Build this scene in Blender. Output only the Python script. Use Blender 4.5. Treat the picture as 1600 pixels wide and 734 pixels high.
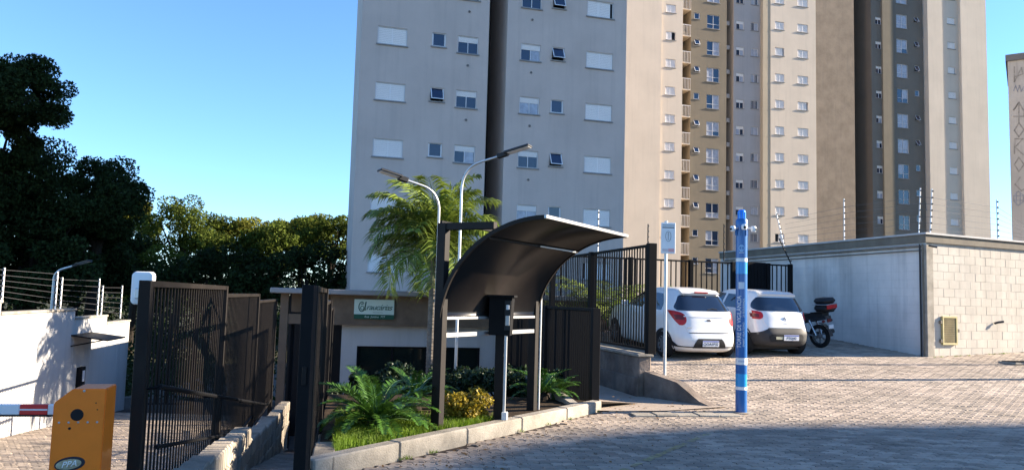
import bpy, bmesh, math, random
import numpy as np
from mathutils import Vector, Matrix
random.seed(7); RNG = np.random.default_rng(7)
R = math.radians
for o in list(bpy.data.objects): bpy.data.objects.remove(o)
SC = bpy.context.scene
COL = SC.collection

# ------------------------------------------------------------------ camera
TH, RO, FPX, EYE = R(4.76), R(1.6), 1200.0, 1.6
_F = np.array([0, math.cos(TH), math.sin(TH)]); _R0 = np.array([1., 0, 0]); _U0 = np.array([0, -math.sin(TH), math.cos(TH)])
_Rr = math.cos(RO)*_R0 + math.sin(RO)*_U0; _U = math.cos(RO)*_U0 - math.sin(RO)*_R0
cd = bpy.data.cameras.new('camera'); cam = bpy.data.objects.new('camera', cd); COL.objects.link(cam)
cd.sensor_width = 36; cd.lens = 36*FPX/1600; cd.clip_start = .05; cd.clip_end = 3000
m = Matrix(((_Rr[0], _U[0], -_F[0]), (_Rr[1], _U[1], -_F[1]), (_Rr[2], _U[2], -_F[2]))).to_4x4()
m.translation = (0, 0, EYE); cam.matrix_world = m
SC.camera = cam

# ------------------------------------------------------------------ sky, sun, exposure
SUN_A, SUN_E = R(10), R(21)
to_sun = Vector((math.cos(SUN_A)*math.cos(SUN_E), math.sin(SUN_A)*math.cos(SUN_E), math.sin(SUN_E)))
w = bpy.data.worlds.new('World'); SC.world = w; w.use_nodes = True
nt = w.node_tree; bg = nt.nodes['Background']; sk = nt.nodes.new('ShaderNodeTexSky')
sk.sky_type = 'NISHITA'; sk.sun_disc = False; sk.sun_elevation = SUN_E
sk.sun_rotation = math.atan2(to_sun.x, to_sun.y); sk.air_density = 1.15; sk.dust_density = 0.0; sk.ozone_density = 6.5; sk.altitude = 1500
nt.links.new(sk.outputs[0], bg.inputs[0]); bg.inputs[1].default_value = 0.088
sl = bpy.data.lights.new('sun', 'SUN'); sl.energy = 5.0; sl.angle = R(0.53); sl.color = (1, .86, .68)
so = bpy.data.objects.new('sun', sl); COL.objects.link(so); so.location = (60, -20, 40)
so.rotation_euler = to_sun.to_track_quat('Z', 'Y').to_euler()
SC.view_settings.view_transform = 'Standard'; SC.view_settings.look = 'None'
SC.view_settings.gamma = 1; SC.view_settings.exposure = 2.0
try: SC.view_settings.use_curve_mapping = False
except Exception: pass

# ------------------------------------------------------------------ surveying: where a sight line meets a depth or a plane
EYEV = np.array([0, 0, EYE])
def sight(px, py): return _F + _Rr*(px-800)/FPX + _U*(367-py)/FPX
def atY(px, py, Y):
    d = sight(px, py); return EYEV + d*Y/d[1]
def atZ(px, py, z):
    d = sight(px, py); return EYEV + d*(z-EYE)/d[2]
def onpl(px, py, p0, ang, off=0.):
    """local (u, z) on a vertical wall whose run makes angle ang with X; off = metres nearer the street"""
    r = np.array((math.cos(ang), math.sin(ang), 0)); n = np.array((math.sin(ang), -math.cos(ang), 0))
    p = np.array((p0[0], p0[1], 0.)) + n*off; d = sight(px, py)
    q = EYEV + d*((p-EYEV)@n)/(d@n)
    return float((q-p)@r), float(q[2])

# ------------------------------------------------------------------ materials
MATS = {}
def mat(name, col, rough=.7, spec=.3, metal=0, var=.0, vscale=3., bump=0., bscale=40., col2=None, c2scale=1.2, c2amt=.5,
        streak=0., coat=0., trans=0., rnd=0., emit=None, alpha=None, subsurf=0):
    if name in MATS: return MATS[name]
    M = bpy.data.materials.new(name); M.use_nodes = True; t = M.node_tree; N = t.nodes; L = t.links
    b = N['Principled BSDF']
    b.inputs['Roughness'].default_value = rough; b.inputs['Metallic'].default_value = metal
    b.inputs['Specular IOR Level'].default_value = spec; b.inputs['Base Color'].default_value = (*col, 1)
    if coat: b.inputs['Coat Weight'].default_value = coat; b.inputs['Coat Roughness'].default_value = .06
    if trans: b.inputs['Transmission Weight'].default_value = trans
    geo = N.new('ShaderNodeNewGeometry'); cur = None
    def noise(scale, detail=4, vec=None, rough_=.6):
        n = N.new('ShaderNodeTexNoise'); n.inputs['Scale'].default_value = scale; n.inputs['Detail'].default_value = detail
        n.inputs['Roughness'].default_value = rough_
        L.new(vec if vec is not None else geo.outputs['Position'], n.inputs['Vector']); return n.outputs['Fac']
    def ramp(fac, a, b_):
        r = N.new('ShaderNodeMapRange'); r.inputs[1].default_value = a; r.inputs[2].default_value = b_; L.new(fac, r.inputs[0]); return r.outputs[0]
    def mix(fac, A, B, mode='MIX'):
        mx = N.new('ShaderNodeMix'); mx.data_type = 'RGBA'; mx.blend_type = mode
        if isinstance(fac, float): mx.inputs[0].default_value = fac
        else: L.new(fac, mx.inputs[0])
        for i, v in ((6, A), (7, B)):
            if isinstance(v, tuple): mx.inputs[i].default_value = (*v, 1)
            else: L.new(v, mx.inputs[i])
        return mx.outputs[2]
    cur = col
    if col2 is not None:
        f = ramp(noise(c2scale, 6, rough_=.65), .5-.25*c2amt-.05, .5+.25*c2amt+.12)
        cur = mix(f, cur, col2)
    if var:
        f = ramp(noise(vscale, 6), .3, .7)
        lo = tuple([1-var]*3); cur = mix(1.0, cur, mix(f, lo, (1+var*.4,)*3), 'MULTIPLY')
    if streak:
        mp = N.new('ShaderNodeMapping'); L.new(geo.outputs['Position'], mp.inputs[0]); mp.inputs['Scale'].default_value = (2.2, 2.2, .12)
        f = ramp(noise(1.6, 5, mp.outputs[0]), .5, .78)
        mu = N.new('ShaderNodeMath'); mu.operation = 'MULTIPLY'; mu.inputs[1].default_value = streak; L.new(f, mu.inputs[0])
        cur = mix(mu.outputs[0], cur, (.10, .095, .09))
    if rnd:
        oi = N.new('ShaderNodeObjectInfo'); ad = N.new('ShaderNodeMath'); ad.operation = 'ADD'
        L.new(oi.outputs['Random'], ad.inputs[0]); L.new(geo.outputs['Random Per Island'], ad.inputs[1])
        fr = N.new('ShaderNodeMath'); fr.operation = 'FRACT'; L.new(ad.outputs[0], fr.inputs[0])
        cur = mix(1.0, cur, mix(fr.outputs[0], (1-rnd,)*3, (1+rnd*.5, 1+rnd*.45, 1+rnd*.4)), 'MULTIPLY')
    if not isinstance(cur, tuple): L.new(cur, b.inputs['Base Color'])
    if bump:
        bp = N.new('ShaderNodeBump'); bp.inputs['Strength'].default_value = bump; bp.inputs['Distance'].default_value = .02
        L.new(noise(bscale, 5), bp.inputs['Height']); L.new(bp.outputs[0], b.inputs['Normal'])
    if subsurf:      # leaf: let some light through
        tr = N.new('ShaderNodeBsdfTranslucent'); ms = N.new('ShaderNodeMixShader'); ms.inputs[0].default_value = subsurf
        if isinstance(cur, tuple): tr.inputs[0].default_value = (*cur, 1)
        else: L.new(cur, tr.inputs[0])
        L.new(b.outputs[0], ms.inputs[1]); L.new(tr.outputs[0], ms.inputs[2]); L.new(ms.outputs[0], N['Material Output'].inputs[0])
    if emit: b.inputs['Emission Color'].default_value = (*emit[:3], 1); b.inputs['Emission Strength'].default_value = emit[3]
    MATS[name] = M; return M

PAVER = mat('paver concrete', (.44, .37, .30), .85, .2, var=.36, vscale=.9, bump=.35, bscale=90, col2=(.33, .265, .215), c2scale=.45, c2amt=.7, rnd=.34)
JOINT = mat('joint sand', (.055, .045, .04), .95, .1, var=.3, vscale=9)
SOIL = mat('soil', (.05, .035, .022), .95, .1, var=.4, vscale=6, bump=.5, bscale=30)
EARTH = mat('earth and scrub', (.045, .05, .02), .95, .1, var=.4, vscale=.4, col2=(.07, .06, .035))
KERB = mat('kerb concrete', (.40, .36, .30), .85, .2, var=.3, vscale=4, bump=.5, bscale=60, col2=(.20, .18, .15), c2scale=2.2, c2amt=.6)
RETAIN = mat('weathered concrete', (.25, .20, .165), .9, .2, var=.4, vscale=3, bump=.6, bscale=25, col2=(.07, .055, .05), c2scale=1.6, c2amt=.5, streak=.8)
BLOCKL = mat('ramp block', (.34, .30, .245), .9, .2, var=.3, vscale=5, bump=.5, bscale=50, rnd=.35)
WHITEW = mat('white painted wall', (.46, .455, .445), .8, .25, var=.08, vscale=1.0, bump=.15, bscale=30, streak=.25)
BRICKP = mat('painted block', (.52, .48, .42), .85, .2, var=.12, vscale=2, bump=.3, bscale=60, rnd=.045, col2=(.50, .45, .38), c2scale=.9, streak=.22)
BRICKS = mat('painted block side', (.70, .64, .59), .85, .2, var=.2, vscale=.8, bump=.25, bscale=50, rnd=.015, streak=.35)
MORTAR = mat('mortar', (.42, .385, .335), .95, .1)
FASCIA = mat('roof fascia', (.19, .165, .13), .85, .2, var=.25, vscale=2.5, streak=.4)
STEEL = mat('dark brown steel', (.0135, .0105, .009), .6, .2, var=.35, vscale=5)
BLACK = mat('black steel', (.008, .008, .009), .65, .12, var=.2, vscale=6)
RUBBER = mat('black plastic', (.012, .012, .013), .55, .35)
GALV = mat('galvanised steel', (.55, .56, .57), .42, .5, metal=.6, var=.12, vscale=8)
ALU = mat('aluminium', (.42, .42, .42), .38, .5, metal=.5)
POLY = mat('smoked polycarbonate', (.012, .009, .0075), .30, .5, var=.5, vscale=2.2, bump=.04, bscale=4)
ORANGE = mat('orange enamel', (.92, .20, .010), .42, .4, var=.1, vscale=6, coat=.2)
WHITE = mat('white paint', (.78, .78, .77), .5, .4, var=.06, vscale=6)
WFRAME = mat('white window frame', (.74, .73, .73), .5, .4)
SHUT = mat('white shutter', (.88, .85, .83), .55, .3)
RED = mat('red paint', (.62, .035, .03), .45, .4)
GLASS = mat('window glass', (.010, .022, .055), .05, .7, coat=.35)
CURT = mat('curtain behind glass', (.42, .44, .50), .25, .6, var=.3, vscale=5)
DARK = mat('dark interior', (.012, .012, .014), .6, .2)
CARW = mat('white car paint', (.70, .70, .69), .28, .5, coat=.6)
CARG = mat('car glass', (.008, .012, .022), .03, .9, coat=.5)
LAMP = mat('red tail lamp', (.42, .008, .010), .3, .35, coat=.15)
LAMPD = mat('dark red tail lamp', (.12, .006, .008), .3, .35, coat=.15)
TRIM = mat('grey black trim', (.035, .035, .037), .6, .3)
TYRE = mat('tyre', (.016, .016, .017), .85, .2)
RIM = mat('rim', (.22, .22, .23), .4, .5, metal=.6)
PLATE = mat('plate white', (.66, .67, .70), .5, .3)
PBLUE = mat('plate blue', (.02, .06, .35), .5, .3)
INK = mat('ink', (.03, .03, .04), .6, .2)
BLUE1 = mat('royal blue', (.005, .105, .34), .3, .5, coat=.3)
BLUE2 = mat('sky blue', (.01, .27, .62), .3, .5, coat=.3)
BLUE3 = mat('bright blue lamp', (.01, .20, .85), .2, .6, coat=.4)
LEAF = [mat('leaf dark', (.032, .054, .017), .75, .10, var=.5, vscale=.35, subsurf=.25, rnd=.5),
        mat('leaf olive', (.10, .135, .022), .75, .10, var=.5, vscale=.4, subsurf=.3, rnd=.5),
        mat('leaf yellow green', (.17, .18, .028), .75, .10, var=.4, vscale=.5, subsurf=.35, rnd=.45)]
HEDGE = mat('hedge leaf', (.030, .060, .022), .5, .35, var=.4, vscale=2, subsurf=.2, rnd=.5)
GOLD = mat('golden leaf', (.34, .26, .025), .55, .3, var=.4, vscale=5, subsurf=.3, rnd=.5)
CYCAD = mat('cycad leaf', (.065, .155, .022), .35, .5, var=.3, vscale=3, subsurf=.2, rnd=.3)
PALMG = mat('palm leaf', (.19, .26, .04), .45, .4, var=.3, vscale=2, subsurf=.3, rnd=.5)
GRASS = mat('grass blade', (.16, .26, .018), .6, .3, var=.3, vscale=3, subsurf=.3, rnd=.4)
BARK = mat('bark', (.030, .024, .019), .9, .1, var=.4, vscale=5, bump=.6, bscale=14)
PTRUNK = mat('palm trunk', (.22, .19, .155), .9, .1, var=.4, vscale=7, bump=.5, bscale=20)
# tower paints
T_GREY = mat('tower pale grey', (.58, .485, .425), .9, .15, var=.10, vscale=.5, bump=.2, bscale=7, streak=.13)
T_CREAM = mat('tower cream', (.68, .58, .47), .9, .15, var=.08, vscale=.4, bump=.2, bscale=6, streak=.10)
T_TAN = mat('tower tan', (.245, .205, .15), .9, .15, var=.12, vscale=.5, bump=.25, bscale=6, streak=.15)
T_BROWN = mat('tower brown', (.32, .25, .185), .9, .15, var=.22, vscale=1.0, bump=.4, bscale=5, streak=.2)
T_LILAC = mat('tower light grey', (.45, .42, .40), .9, .15, var=.08, vscale=.5, bump=.2, bscale=6, streak=.12)
T_YEL = mat('tower straw', (.52, .43, .31), .9, .15, var=.08, vscale=.5, bump=.4, bscale=6, streak=.1)
T_OLIVE = mat('tower taupe', (.20, .178, .15), .9, .15, var=.12, vscale=.5, bump=.2, bscale=6, streak=.15)
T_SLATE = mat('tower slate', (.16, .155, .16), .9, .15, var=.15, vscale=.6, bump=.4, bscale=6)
T_FAR = mat('far tower concrete', (.46, .43, .395), .9, .15, var=.15, vscale=.3, bump=.4, bscale=4, streak=.3)

# ------------------------------------------------------------------ mesh helpers
class MB:
    def __init__(s): s.v = []; s.f = []
    def add(s, V, Fc, M=None):
        o = len(s.v)
        for p in V:
            p = Vector(p); s.v.append(tuple(M @ p) if M is not None else tuple(p))
        s.f += [tuple(i+o for i in f) for f in Fc]; return s
    def box(s, x0, x1, y0, y1, z0, z1, M=None):
        return s.add([(x0,y0,z0),(x1,y0,z0),(x1,y1,z0),(x0,y1,z0),(x0,y0,z1),(x1,y0,z1),(x1,y1,z1),(x0,y1,z1)],
                     [(0,3,2,1),(4,5,6,7),(0,1,5,4),(1,2,6,5),(2,3,7,6),(3,0,4,7)], M)
    def bbox(s, x0, x1, y0, y1, z0, z1, b=.01, M=None):
        """box with chamfered edges"""
        bm = bmesh.new(); bmesh.ops.create_cube(bm, size=1)
        for q in bm.verts: q.co = ((x0+x1)/2+q.co.x*(x1-x0), (y0+y1)/2+q.co.y*(y1-y0), (z0+z1)/2+q.co.z*(z1-z0))
        bmesh.ops.bevel(bm, geom=bm.edges[:], offset=b, segments=1, affect='EDGES')
        bm.verts.index_update(); s.add([q.co for q in bm.verts], [[q.index for q in f.verts] for f in bm.faces], M); bm.free(); return s
    def tube(s, pts, r, n=8, M=None, cap=True):
        pts = [Vector(p) for p in pts]; k = len(pts)
        rr = list(r) if isinstance(r, (list, tuple)) else [r]*k
        V = []; prev = None
        for i, p in enumerate(pts):
            d = (pts[min(i+1, k-1)]-pts[max(i-1, 0)]).normalized()
            if prev is None:
                a = d.orthogonal().normalized()
            else:
                a = (prev - d*prev.dot(d)); a = a.normalized() if a.length > 1e-6 else d.orthogonal().normalized()
            prev = a; b = d.cross(a)
            V += [p + (a*math.cos(2*math.pi*j/n)+b*math.sin(2*math.pi*j/n))*rr[i] for j in range(n)]
        Fc = [(i*n+j, i*n+(j+1)%n, (i+1)*n+(j+1)%n, (i+1)*n+j) for i in range(k-1) for j in range(n)]
        if cap: Fc += [tuple(range(n))[::-1], tuple((k-1)*n+j for j in range(n))]
        return s.add(V, Fc, M)
    def lathe(s, prof, n=24, M=None, cap=False):
        V = [(r*math.cos(2*math.pi*j/n), r*math.sin(2*math.pi*j/n), z) for r, z in prof for j in range(n)]
        k = len(prof)
        Fc = [(i*n+j, i*n+(j+1)%n, (i+1)*n+(j+1)%n, (i+1)*n+j) for i in range(k-1) for j in range(n)]
        if cap: Fc += [tuple(range(n))[::-1], tuple((k-1)*n+j for j in range(n))]
        return s.add(V, Fc, M)
    def prism(s, poly, a, b, axis='z', M=None):
        n = len(poly)
        P = {'z': lambda p, t: (p[0], p[1], t), 'y': lambda p, t: (p[0], t, p[1]), 'x': lambda p, t: (t, p[0], p[1])}[axis]
        return s.add([P(p, a) for p in poly]+[P(p, b) for p in poly],
                     [tuple(range(n))[::-1], tuple(range(n, 2*n))]+[(i, (i+1)%n, n+(i+1)%n, n+i) for i in range(n)], M)
    def mesh(s, name, m, smooth=False):
        me = bpy.data.meshes.new(name); me.from_pydata(s.v, [], s.f); me.update()
        if m: me.materials.append(m)
        bm = bmesh.new(); bm.from_mesh(me); bmesh.ops.recalc_face_normals(bm, faces=bm.faces); bm.to_mesh(me); bm.free()
        if smooth:
            me.polygons.foreach_set('use_smooth', [True]*len(me.polygons)); me.set_sharp_from_angle(angle=R(38))
        return me
    def build(s, name, m, parent=None, loc=None, rz=0, smooth=False):
        return link(name, s.mesh(name, m, smooth), parent, loc, rz)
def link(name, me, parent=None, loc=None, rz=0, rot=None, scale=None):
    o = bpy.data.objects.new(name, me); COL.objects.link(o)
    if loc is not None: o.location = loc
    if rot is not None: o.rotation_euler = rot
    elif rz: o.rotation_euler.z = rz
    if scale is not None: o.scale = scale
    if parent is not None: o.parent = parent
    return o
def rawmesh(name, V, Fc, m, smooth=False):
    me = bpy.data.meshes.new(name); me.from_pydata(V, [], Fc); me.update()
    if m: me.materials.append(m)
    if smooth: me.polygons.foreach_set('use_smooth', [True]*len(me.polygons))
    return me
def quads(name, arr, m):
    """arr (n,4,3) -> one mesh of loose quads"""
    n = len(arr); me = bpy.data.meshes.new(name); me.vertices.add(n*4); me.loops.add(n*4); me.polygons.add(n)
    me.vertices.foreach_set('co', np.ascontiguousarray(arr, dtype=np.float32).reshape(-1))
    me.loops.foreach_set('vertex_index', np.arange(n*4, dtype=np.int32))
    me.polygons.foreach_set('loop_start', np.arange(0, n*4, 4, dtype=np.int32))
    me.update(calc_edges=True); me.validate()
    if m: me.materials.append(m)
    return me
def tag(o, label, cat, group=None):
    o['label'] = label; o['category'] = cat
    if group: o['group'] = group
    return o
def thing(name, label, cat, loc=(0, 0, 0), rz=0, group=None):
    o = bpy.data.objects.new(name, None); COL.objects.link(o); o.location = loc; o.rotation_euler.z = rz
    o.empty_display_size = .2
    return tag(o, label, cat, group)
def setting(o, kind='structure'): o['kind'] = kind; return o
def textmesh(body, size, m, shear=0., align='CENTER', extrude=.002, space=1.0):
    c = bpy.data.curves.new('lettering', 'FONT'); c.body = body; c.size = size; c.align_x = align; c.align_y = 'CENTER'
    c.shear = shear; c.extrude = extrude; c.space_character = space; c.resolution_u = 3
    o = bpy.data.objects.new('lettering', c); COL.objects.link(o)
    bpy.context.view_layer.update()
    me = bpy.data.meshes.new_from_object(o.evaluated_get(bpy.context.evaluated_depsgraph_get()))
    bpy.data.objects.remove(o); me.materials.clear(); me.materials.append(m); return me
def T(x=0, y=0, z=0): return Matrix.Translation((x, y, z))
def RX(a): return Matrix.Rotation(a, 4, 'X')
def RY(a): return Matrix.Rotation(a, 4, 'Y')
def RZ(a): return Matrix.Rotation(a, 4, 'Z')

# ------------------------------------------------------------------ terrain heights
def zr(y):
    t = (y-11.2)/.8
    return .056*(math.log1p(math.exp(t)) if t < 30 else t)
def sst(a, b, x):
    t = min(1, max(0, (x-a)/(b-a))); return t*t*(3-2*t)
def zl(x, y): return -.08*max(0, y)*(1-sst(-3.4, -1.6, x)) if y < 5.5 else -.08*y
def zramp(y): return -.165*max(0, y-6.3)
def ramp_l(y): return -2.6-.22*(y-5.5)          # fence between driveway and ramp
def ramp_r(y): return -1.48-.215*(y-5.75)       # fence between ramp and planter
KA, KB = (-1.66, 6.80), (1.37, 11.28)           # kerb line, street face
def kerb_x(y): return KA[0]+(KB[0]-KA[0])*(y-KA[1])/(KB[1]-KA[1])
SF0 = (2.40, 13.0); SFD = (-.250, .968)         # side fence of the car park
def side_x(y): return SF0[0]+SFD[0]/SFD[1]*(y-SF0[1])

# ground sheet to the horizon
def grid_sheet(name, xs, ys, zf, m):
    V = [(x, y, zf(x, y)) for y in ys for x in xs]; nx = len(xs)
    Fc = [(j*nx+i, j*nx+i+1, (j+1)*nx+i+1, (j+1)*nx+i) for j in range(len(ys)-1) for i in range(nx-1)]
    return link(name, rawmesh(name, V, Fc, m, True))
setting(grid_sheet('ground', [-900, -300, -100, -50, 0, 50, 100, 300, 900], [-300, -60, 0, 20, 40, 80, 160, 400, 1500], lambda x, y: -3.2 if y > -40 else -3.2, EARTH))

# road sheet (bedding under the pavers) right of kerb / wing / side fence
def road_left(y):
    if y < 6.8: return -1.66 if y > 5.5 else -14
    if y < 11.28: return kerb_x(y)
    if y < 11.85: return 1.37+(3.14-1.37)*(y-11.28)/.57
    if y < 13: return 3.14+(2.45-3.14)*(y-11.85)/1.15
    return side_x(y)
ROADW = mat('asphalt beyond', (.06, .06, .062), .9, .2, var=.2, vscale=2)
ys = [-30, -15, -6, 0, 3, 5.49, 5.51, 6, 6.79, 6.81]+[7+.25*i for i in range(0, 69)]+[26, 28]
V = []; Fc = []
for y in ys:
    xl = road_left(y); xs_ = [xl+(32-xl)*t for t in (0, .03, .06, .1, .16, .24, .33, .45, .7, 1)]
    for x in xs_: V.append((x, y, (zr(y) if y >= 5.5 else zl(x, y))-.014))
n = 10
for j in range(len(ys)-1):
    for i in range(n-1): Fc.append((j*n+i, j*n+i+1, (j+1)*n+i+1, (j+1)*n+i))
road = setting(link('road', rawmesh('road', V, Fc, JOINT)))
# driveway and ramp floors
V = []; Fc = []; ys = [5.5+.5*i for i in range(0, 44)]
for y in ys:
    for t in (0, .5, 1):
        x = -16+(ramp_l(y)+16)*t; V.append((x, y, zl(x, y)-.014))
for j in range(len(ys)-1):
    for i in range(2): Fc.append((j*3+i, j*3+i+1, (j+1)*3+i+1, (j+1)*3+i))
drive = setting(link('driveway', rawmesh('driveway', V, Fc, JOINT)))
V = []; Fc = []; ys = [5.5+.4*i for i in range(0, 30)]
for y in ys: V += [(ramp_l(y)+.02, y, zramp(y)-.014), (ramp_r(y)+.02, y, zramp(y)-.014)]
for j in range(len(ys)-1): Fc.append((2*j, 2*j+1, 2*j+3, 2*j+2))
ramp = setting(link('ramp_path', rawmesh('ramp_path', V, Fc, JOINT)))

# ---- interlocking pavers
PL, PW = .225, .1125; ZA = .014; JN = .0048
def paver_outline():
    """top outline of one zigzag paver centred on the origin"""
    pts = []
    def tri(u): # zigzag with period PL/2
        t = (u/(PL/2)) % 1.0; return ZA*(1-4*abs(t-.5))
    hl, hw = PL/2, PW/2
    us = [-hl+PL*i/4 for i in range(5)]
    bot = [(u, -hw+tri(u)) for u in us]; top = [(u, hw+tri(u)) for u in us[::-1]]
    sx = ZA*.9
    right = [(hl+sx, -hw*.33), (hl-sx, hw*.33)]; left = [(-hl-sx, hw*.33), (-hl+sx, -hw*.33)]
    poly = bot+right+top+left
    c = np.array(poly)
    return c
PO = paver_outline()
def inset(poly, d):
    n = len(poly); out = []
    for i in range(n):
        a, b, c = poly[i-1], poly[i], poly[(i+1) % n]
        e1 = (b-a)/np.linalg.norm(b-a); e2 = (c-b)/np.linalg.norm(c-b)
        n1 = np.array((-e1[1], e1[0])); n2 = np.array((-e2[1], e2[0])); nn = n1+n2; nn /= max(.4, nn@nn/1.0)**1
        nn = (n1+n2)/max(.6, 1+n1@n2)
        out.append(b+nn*d)
    return np.array(out)
P_OUT = inset(PO, JN); P_IN = inset(PO, JN+.005); NP = len(PO)
def paver_grid(ang, org, inside, x0, x1, y0, y1):
    c, s_ = math.cos(ang), math.sin(ang); out = []
    for j in range(int(y0/PW), int(y1/PW)):
        for i in range(int(x0/PL), int(x1/PL)):
            u = (i+(.5 if j % 2 else 0))*PL; v = j*PW
            x = org[0]+u*c-v*s_; y = org[1]+u*s_+v*c
            if inside(x, y): out.append((x, y))
    return out
def pavers_joined(name, spots, ang, zf, parent, m):
    c, s_ = math.cos(ang), math.sin(ang); rot = np.array(((c, s_), (-s_, c)))
    PI_, PO_ = P_IN@rot, P_OUT@rot; V = []; Fc = []; rr = RNG.normal(0, 1, (len(spots), 3))
    for k, (x, y) in enumerate(spots):
        b = len(V); tx, ty, dz = rr[k]*(.0065, .0065, .0018); z0 = zf(x, y)+dz; sl_ = (zf(x, y+.05)-zf(x, y-.05))/.1
        for (px, py) in PI_: V.append((x+px, y+py, z0+py*(sl_+ty)+px*tx))
        for (px, py) in PO_: V.append((x+px, y+py, z0+py*(sl_+ty)+px*tx-.004))
        for (px, py) in PO_: V.append((x+px, y+py, z0+py*sl_-.02))
        Fc.append(tuple(range(b, b+NP)))
        for i in range(NP):
            i2 = (i+1) % NP
            Fc.append((b+NP+i, b+NP+i2, b+i2, b+i)); Fc.append((b+2*NP+i, b+2*NP+i2, b+NP+i2, b+NP+i))
    o = link(name, rawmesh(name, V, Fc, m), parent); o['kind'] = 'stuff'; return o
PANG = R(6)
def in_road(x, y):
    xl = road_left(y)+.09
    if x < xl: return False
    # the utility block stands on the right, keep its footprint clear
    dx, dy = x-9.98, y-18.46; det = .907*.961+.421*.276
    if (dx*.961+dy*.276)/det > -.02 and (.907*dy-.421*dx)/det > -.02: return False
    return True
spots = paver_grid(PANG, (0, 5.5), in_road, -3, 24, 0, 21)
spots = [(x, y) for x, y in spots if 5.9 < y < 25 and x/y < .80 and x/y > -.32]
def pix_in(x, y):
    d = np.array((x, y, zr(y)))-EYEV; wv = d@_F; px = 800+FPX*(d@_Rr)/wv; py = 367-FPX*(d@_U)/wv
    return 0 <= px <= 1600 and py <= 738
vis = sorted([s for s in spots if pix_in(*s)], key=lambda s: s[0]**2+s[1]**2)[:300]
vs = set(vis); rest = [s for s in spots if s not in vs]
pm = []
for k in range(3):
    V = [(p[0], p[1], 0) for p in P_IN]+[(p[0], p[1], -.004) for p in P_OUT]+[(p[0], p[1], -.02) for p in P_OUT]
    Fc = [tuple(range(NP))]
    for i in range(NP):
        i2 = (i+1) % NP; Fc += [(NP+i, NP+i2, i2, i), (2*NP+i, 2*NP+i2, NP+i2, NP+i)]
    pm.append(rawmesh('paver', V, Fc, PAVER)); break
for (x, y) in vis:
    a, b, c = RNG.normal(0, 1, 3)
    link('paver', pm[0], road, (x, y, zr(y)+c*.0018), rot=(a*.0065, b*.0065, PANG))
pavers_joined('paving', rest, PANG, lambda x, y: zr(y), road, PAVER)
sp = paver_grid(R(-10), (0, 5.5), lambda x, y: x < ramp_l(y)-.12 and x > -10.2 and 8.5 < y < 20.5 and x/y > -.72, -14, 2, 0, 17)
pavers_joined('paving', sp, R(-10), lambda x, y: zl(x, y), drive, PAVER)
sp = paver_grid(R(-12), (-3, 6), lambda x, y: ramp_l(y)+.18 < x < ramp_r(y)-.08 and y < 15, -4, 4, 0, 12)
pavers_joined('paving', sp, R(-12), lambda x, y: zramp(y), ramp, PAVER)
# worn yellow lane line, parallel to the kerb
LINE = mat('worn yellow line', (.42, .36, .16), .9, .2, var=.5, vscale=9, col2=(.33, .27, .22), c2scale=14, c2amt=.3)
mb = MB(); a = np.array((1.0, 7.3)); b = np.array((2.56, 9.8)); d = (b-a)/np.linalg.norm(b-a); nrm = np.array((d[1], -d[0]))
for k in range(26):
    if random.random() < .12: continue
    p = a+(b-a)*k/26; q = a+(b-a)*(k+.8)/26; w0 = .030+random.random()*.02
    mb.add([(*(p-nrm*w0), .0055), (*(p+nrm*w0), .0055), (*(q+nrm*w0), .0055), (*(q-nrm*w0), .0055)], [(0, 1, 2, 3)])
o = mb.build('lane_line', LINE); setting(o)
# drain channel strip by the pole
mb = MB(); p0, p1 = np.array((1.75, 10.9)), np.array((3.3, 11.15))
for k in range(5):
    a = p0+(p1-p0)*k/5; b = p0+(p1-p0)*(k+.96)/5
    ang = math.atan2(p1[1]-p0[1], p1[0]-p0[0])
    mb.bbox(0, np.linalg.norm(b-a), -.13, .13, 0, .04+.008*(k % 2), .01, T(a[0], a[1], .012) @ RZ(ang))
tag(mb.build('drain_cover', KERB), 'row of pale concrete cover slabs in the paving left of the blue pole', 'drain cover')

# planter soil + slope falling to the gatehouse yard
def zpl(x, y):
    return .10-2.5*sst(11.5, 20, y)
V = []; Fc = []; ys = [6.9+.3*i for i in range(0, 54)]
for y in ys:
    xl = ramp_r(y)+.06; xr = (kerb_x(y)-.1 if y < 11.2 else min(side_x(max(y, 13)), 1.27+.9*max(0, y-11.2)))
    for t in (0, .25, .5, .75, 1): V.append((xl+(xr-xl)*t, y, zpl(0, y)+(.03*math.sin(5*t+y*2))))
for j in range(len(ys)-1):
    for i in range(4): Fc.append((j*5+i, j*5+i+1, (j+1)*5+i+1, (j+1)*5+i))
setting(link('planter_soil', rawmesh('planter_soil', V, Fc, SOIL)))
YARD = mat('yard paving', (.16, .14, .125), .9, .2, var=.25, vscale=2)
setting(grid_sheet('lower_yard', [-14, -8, -2, 4, 10], [16.5, 22, 30, 44], lambda x, y: -2.35, YARD))

# kerb round the planter
kr = thing('planter_kerb', 'low weathered concrete kerb along the street edge of the planter', 'kerb')
ka, kb = np.array(KA), np.array(KB); kl = np.linalg.norm(kb-ka); kang = math.atan2(kb[1]-ka[1], kb[0]-ka[0]); s0 = 0; i = 0
while s0 < kl-.05:
    ln = min(1.1, kl-s0); mb = MB()
    mb.bbox(s0+.004, s0+ln-.004, 0, .16, -.15, .165+.006*math.sin(i*2.1), .014)
    o = mb.build('kerb_stone', KERB, kr, (ka[0], ka[1], 0), kang); s0 += ln; i += 1
for k in range(4):   # return along the ramp
    mb = MB(); mb.bbox(-.1, .1, .012, .5, -.3, .16-.05*k, .012)
    y = 6.95+.5*k; mb.build('edge_block', BLOCKL, kr, (ramp_r(y)+.12, y, 0), R(12))

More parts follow.
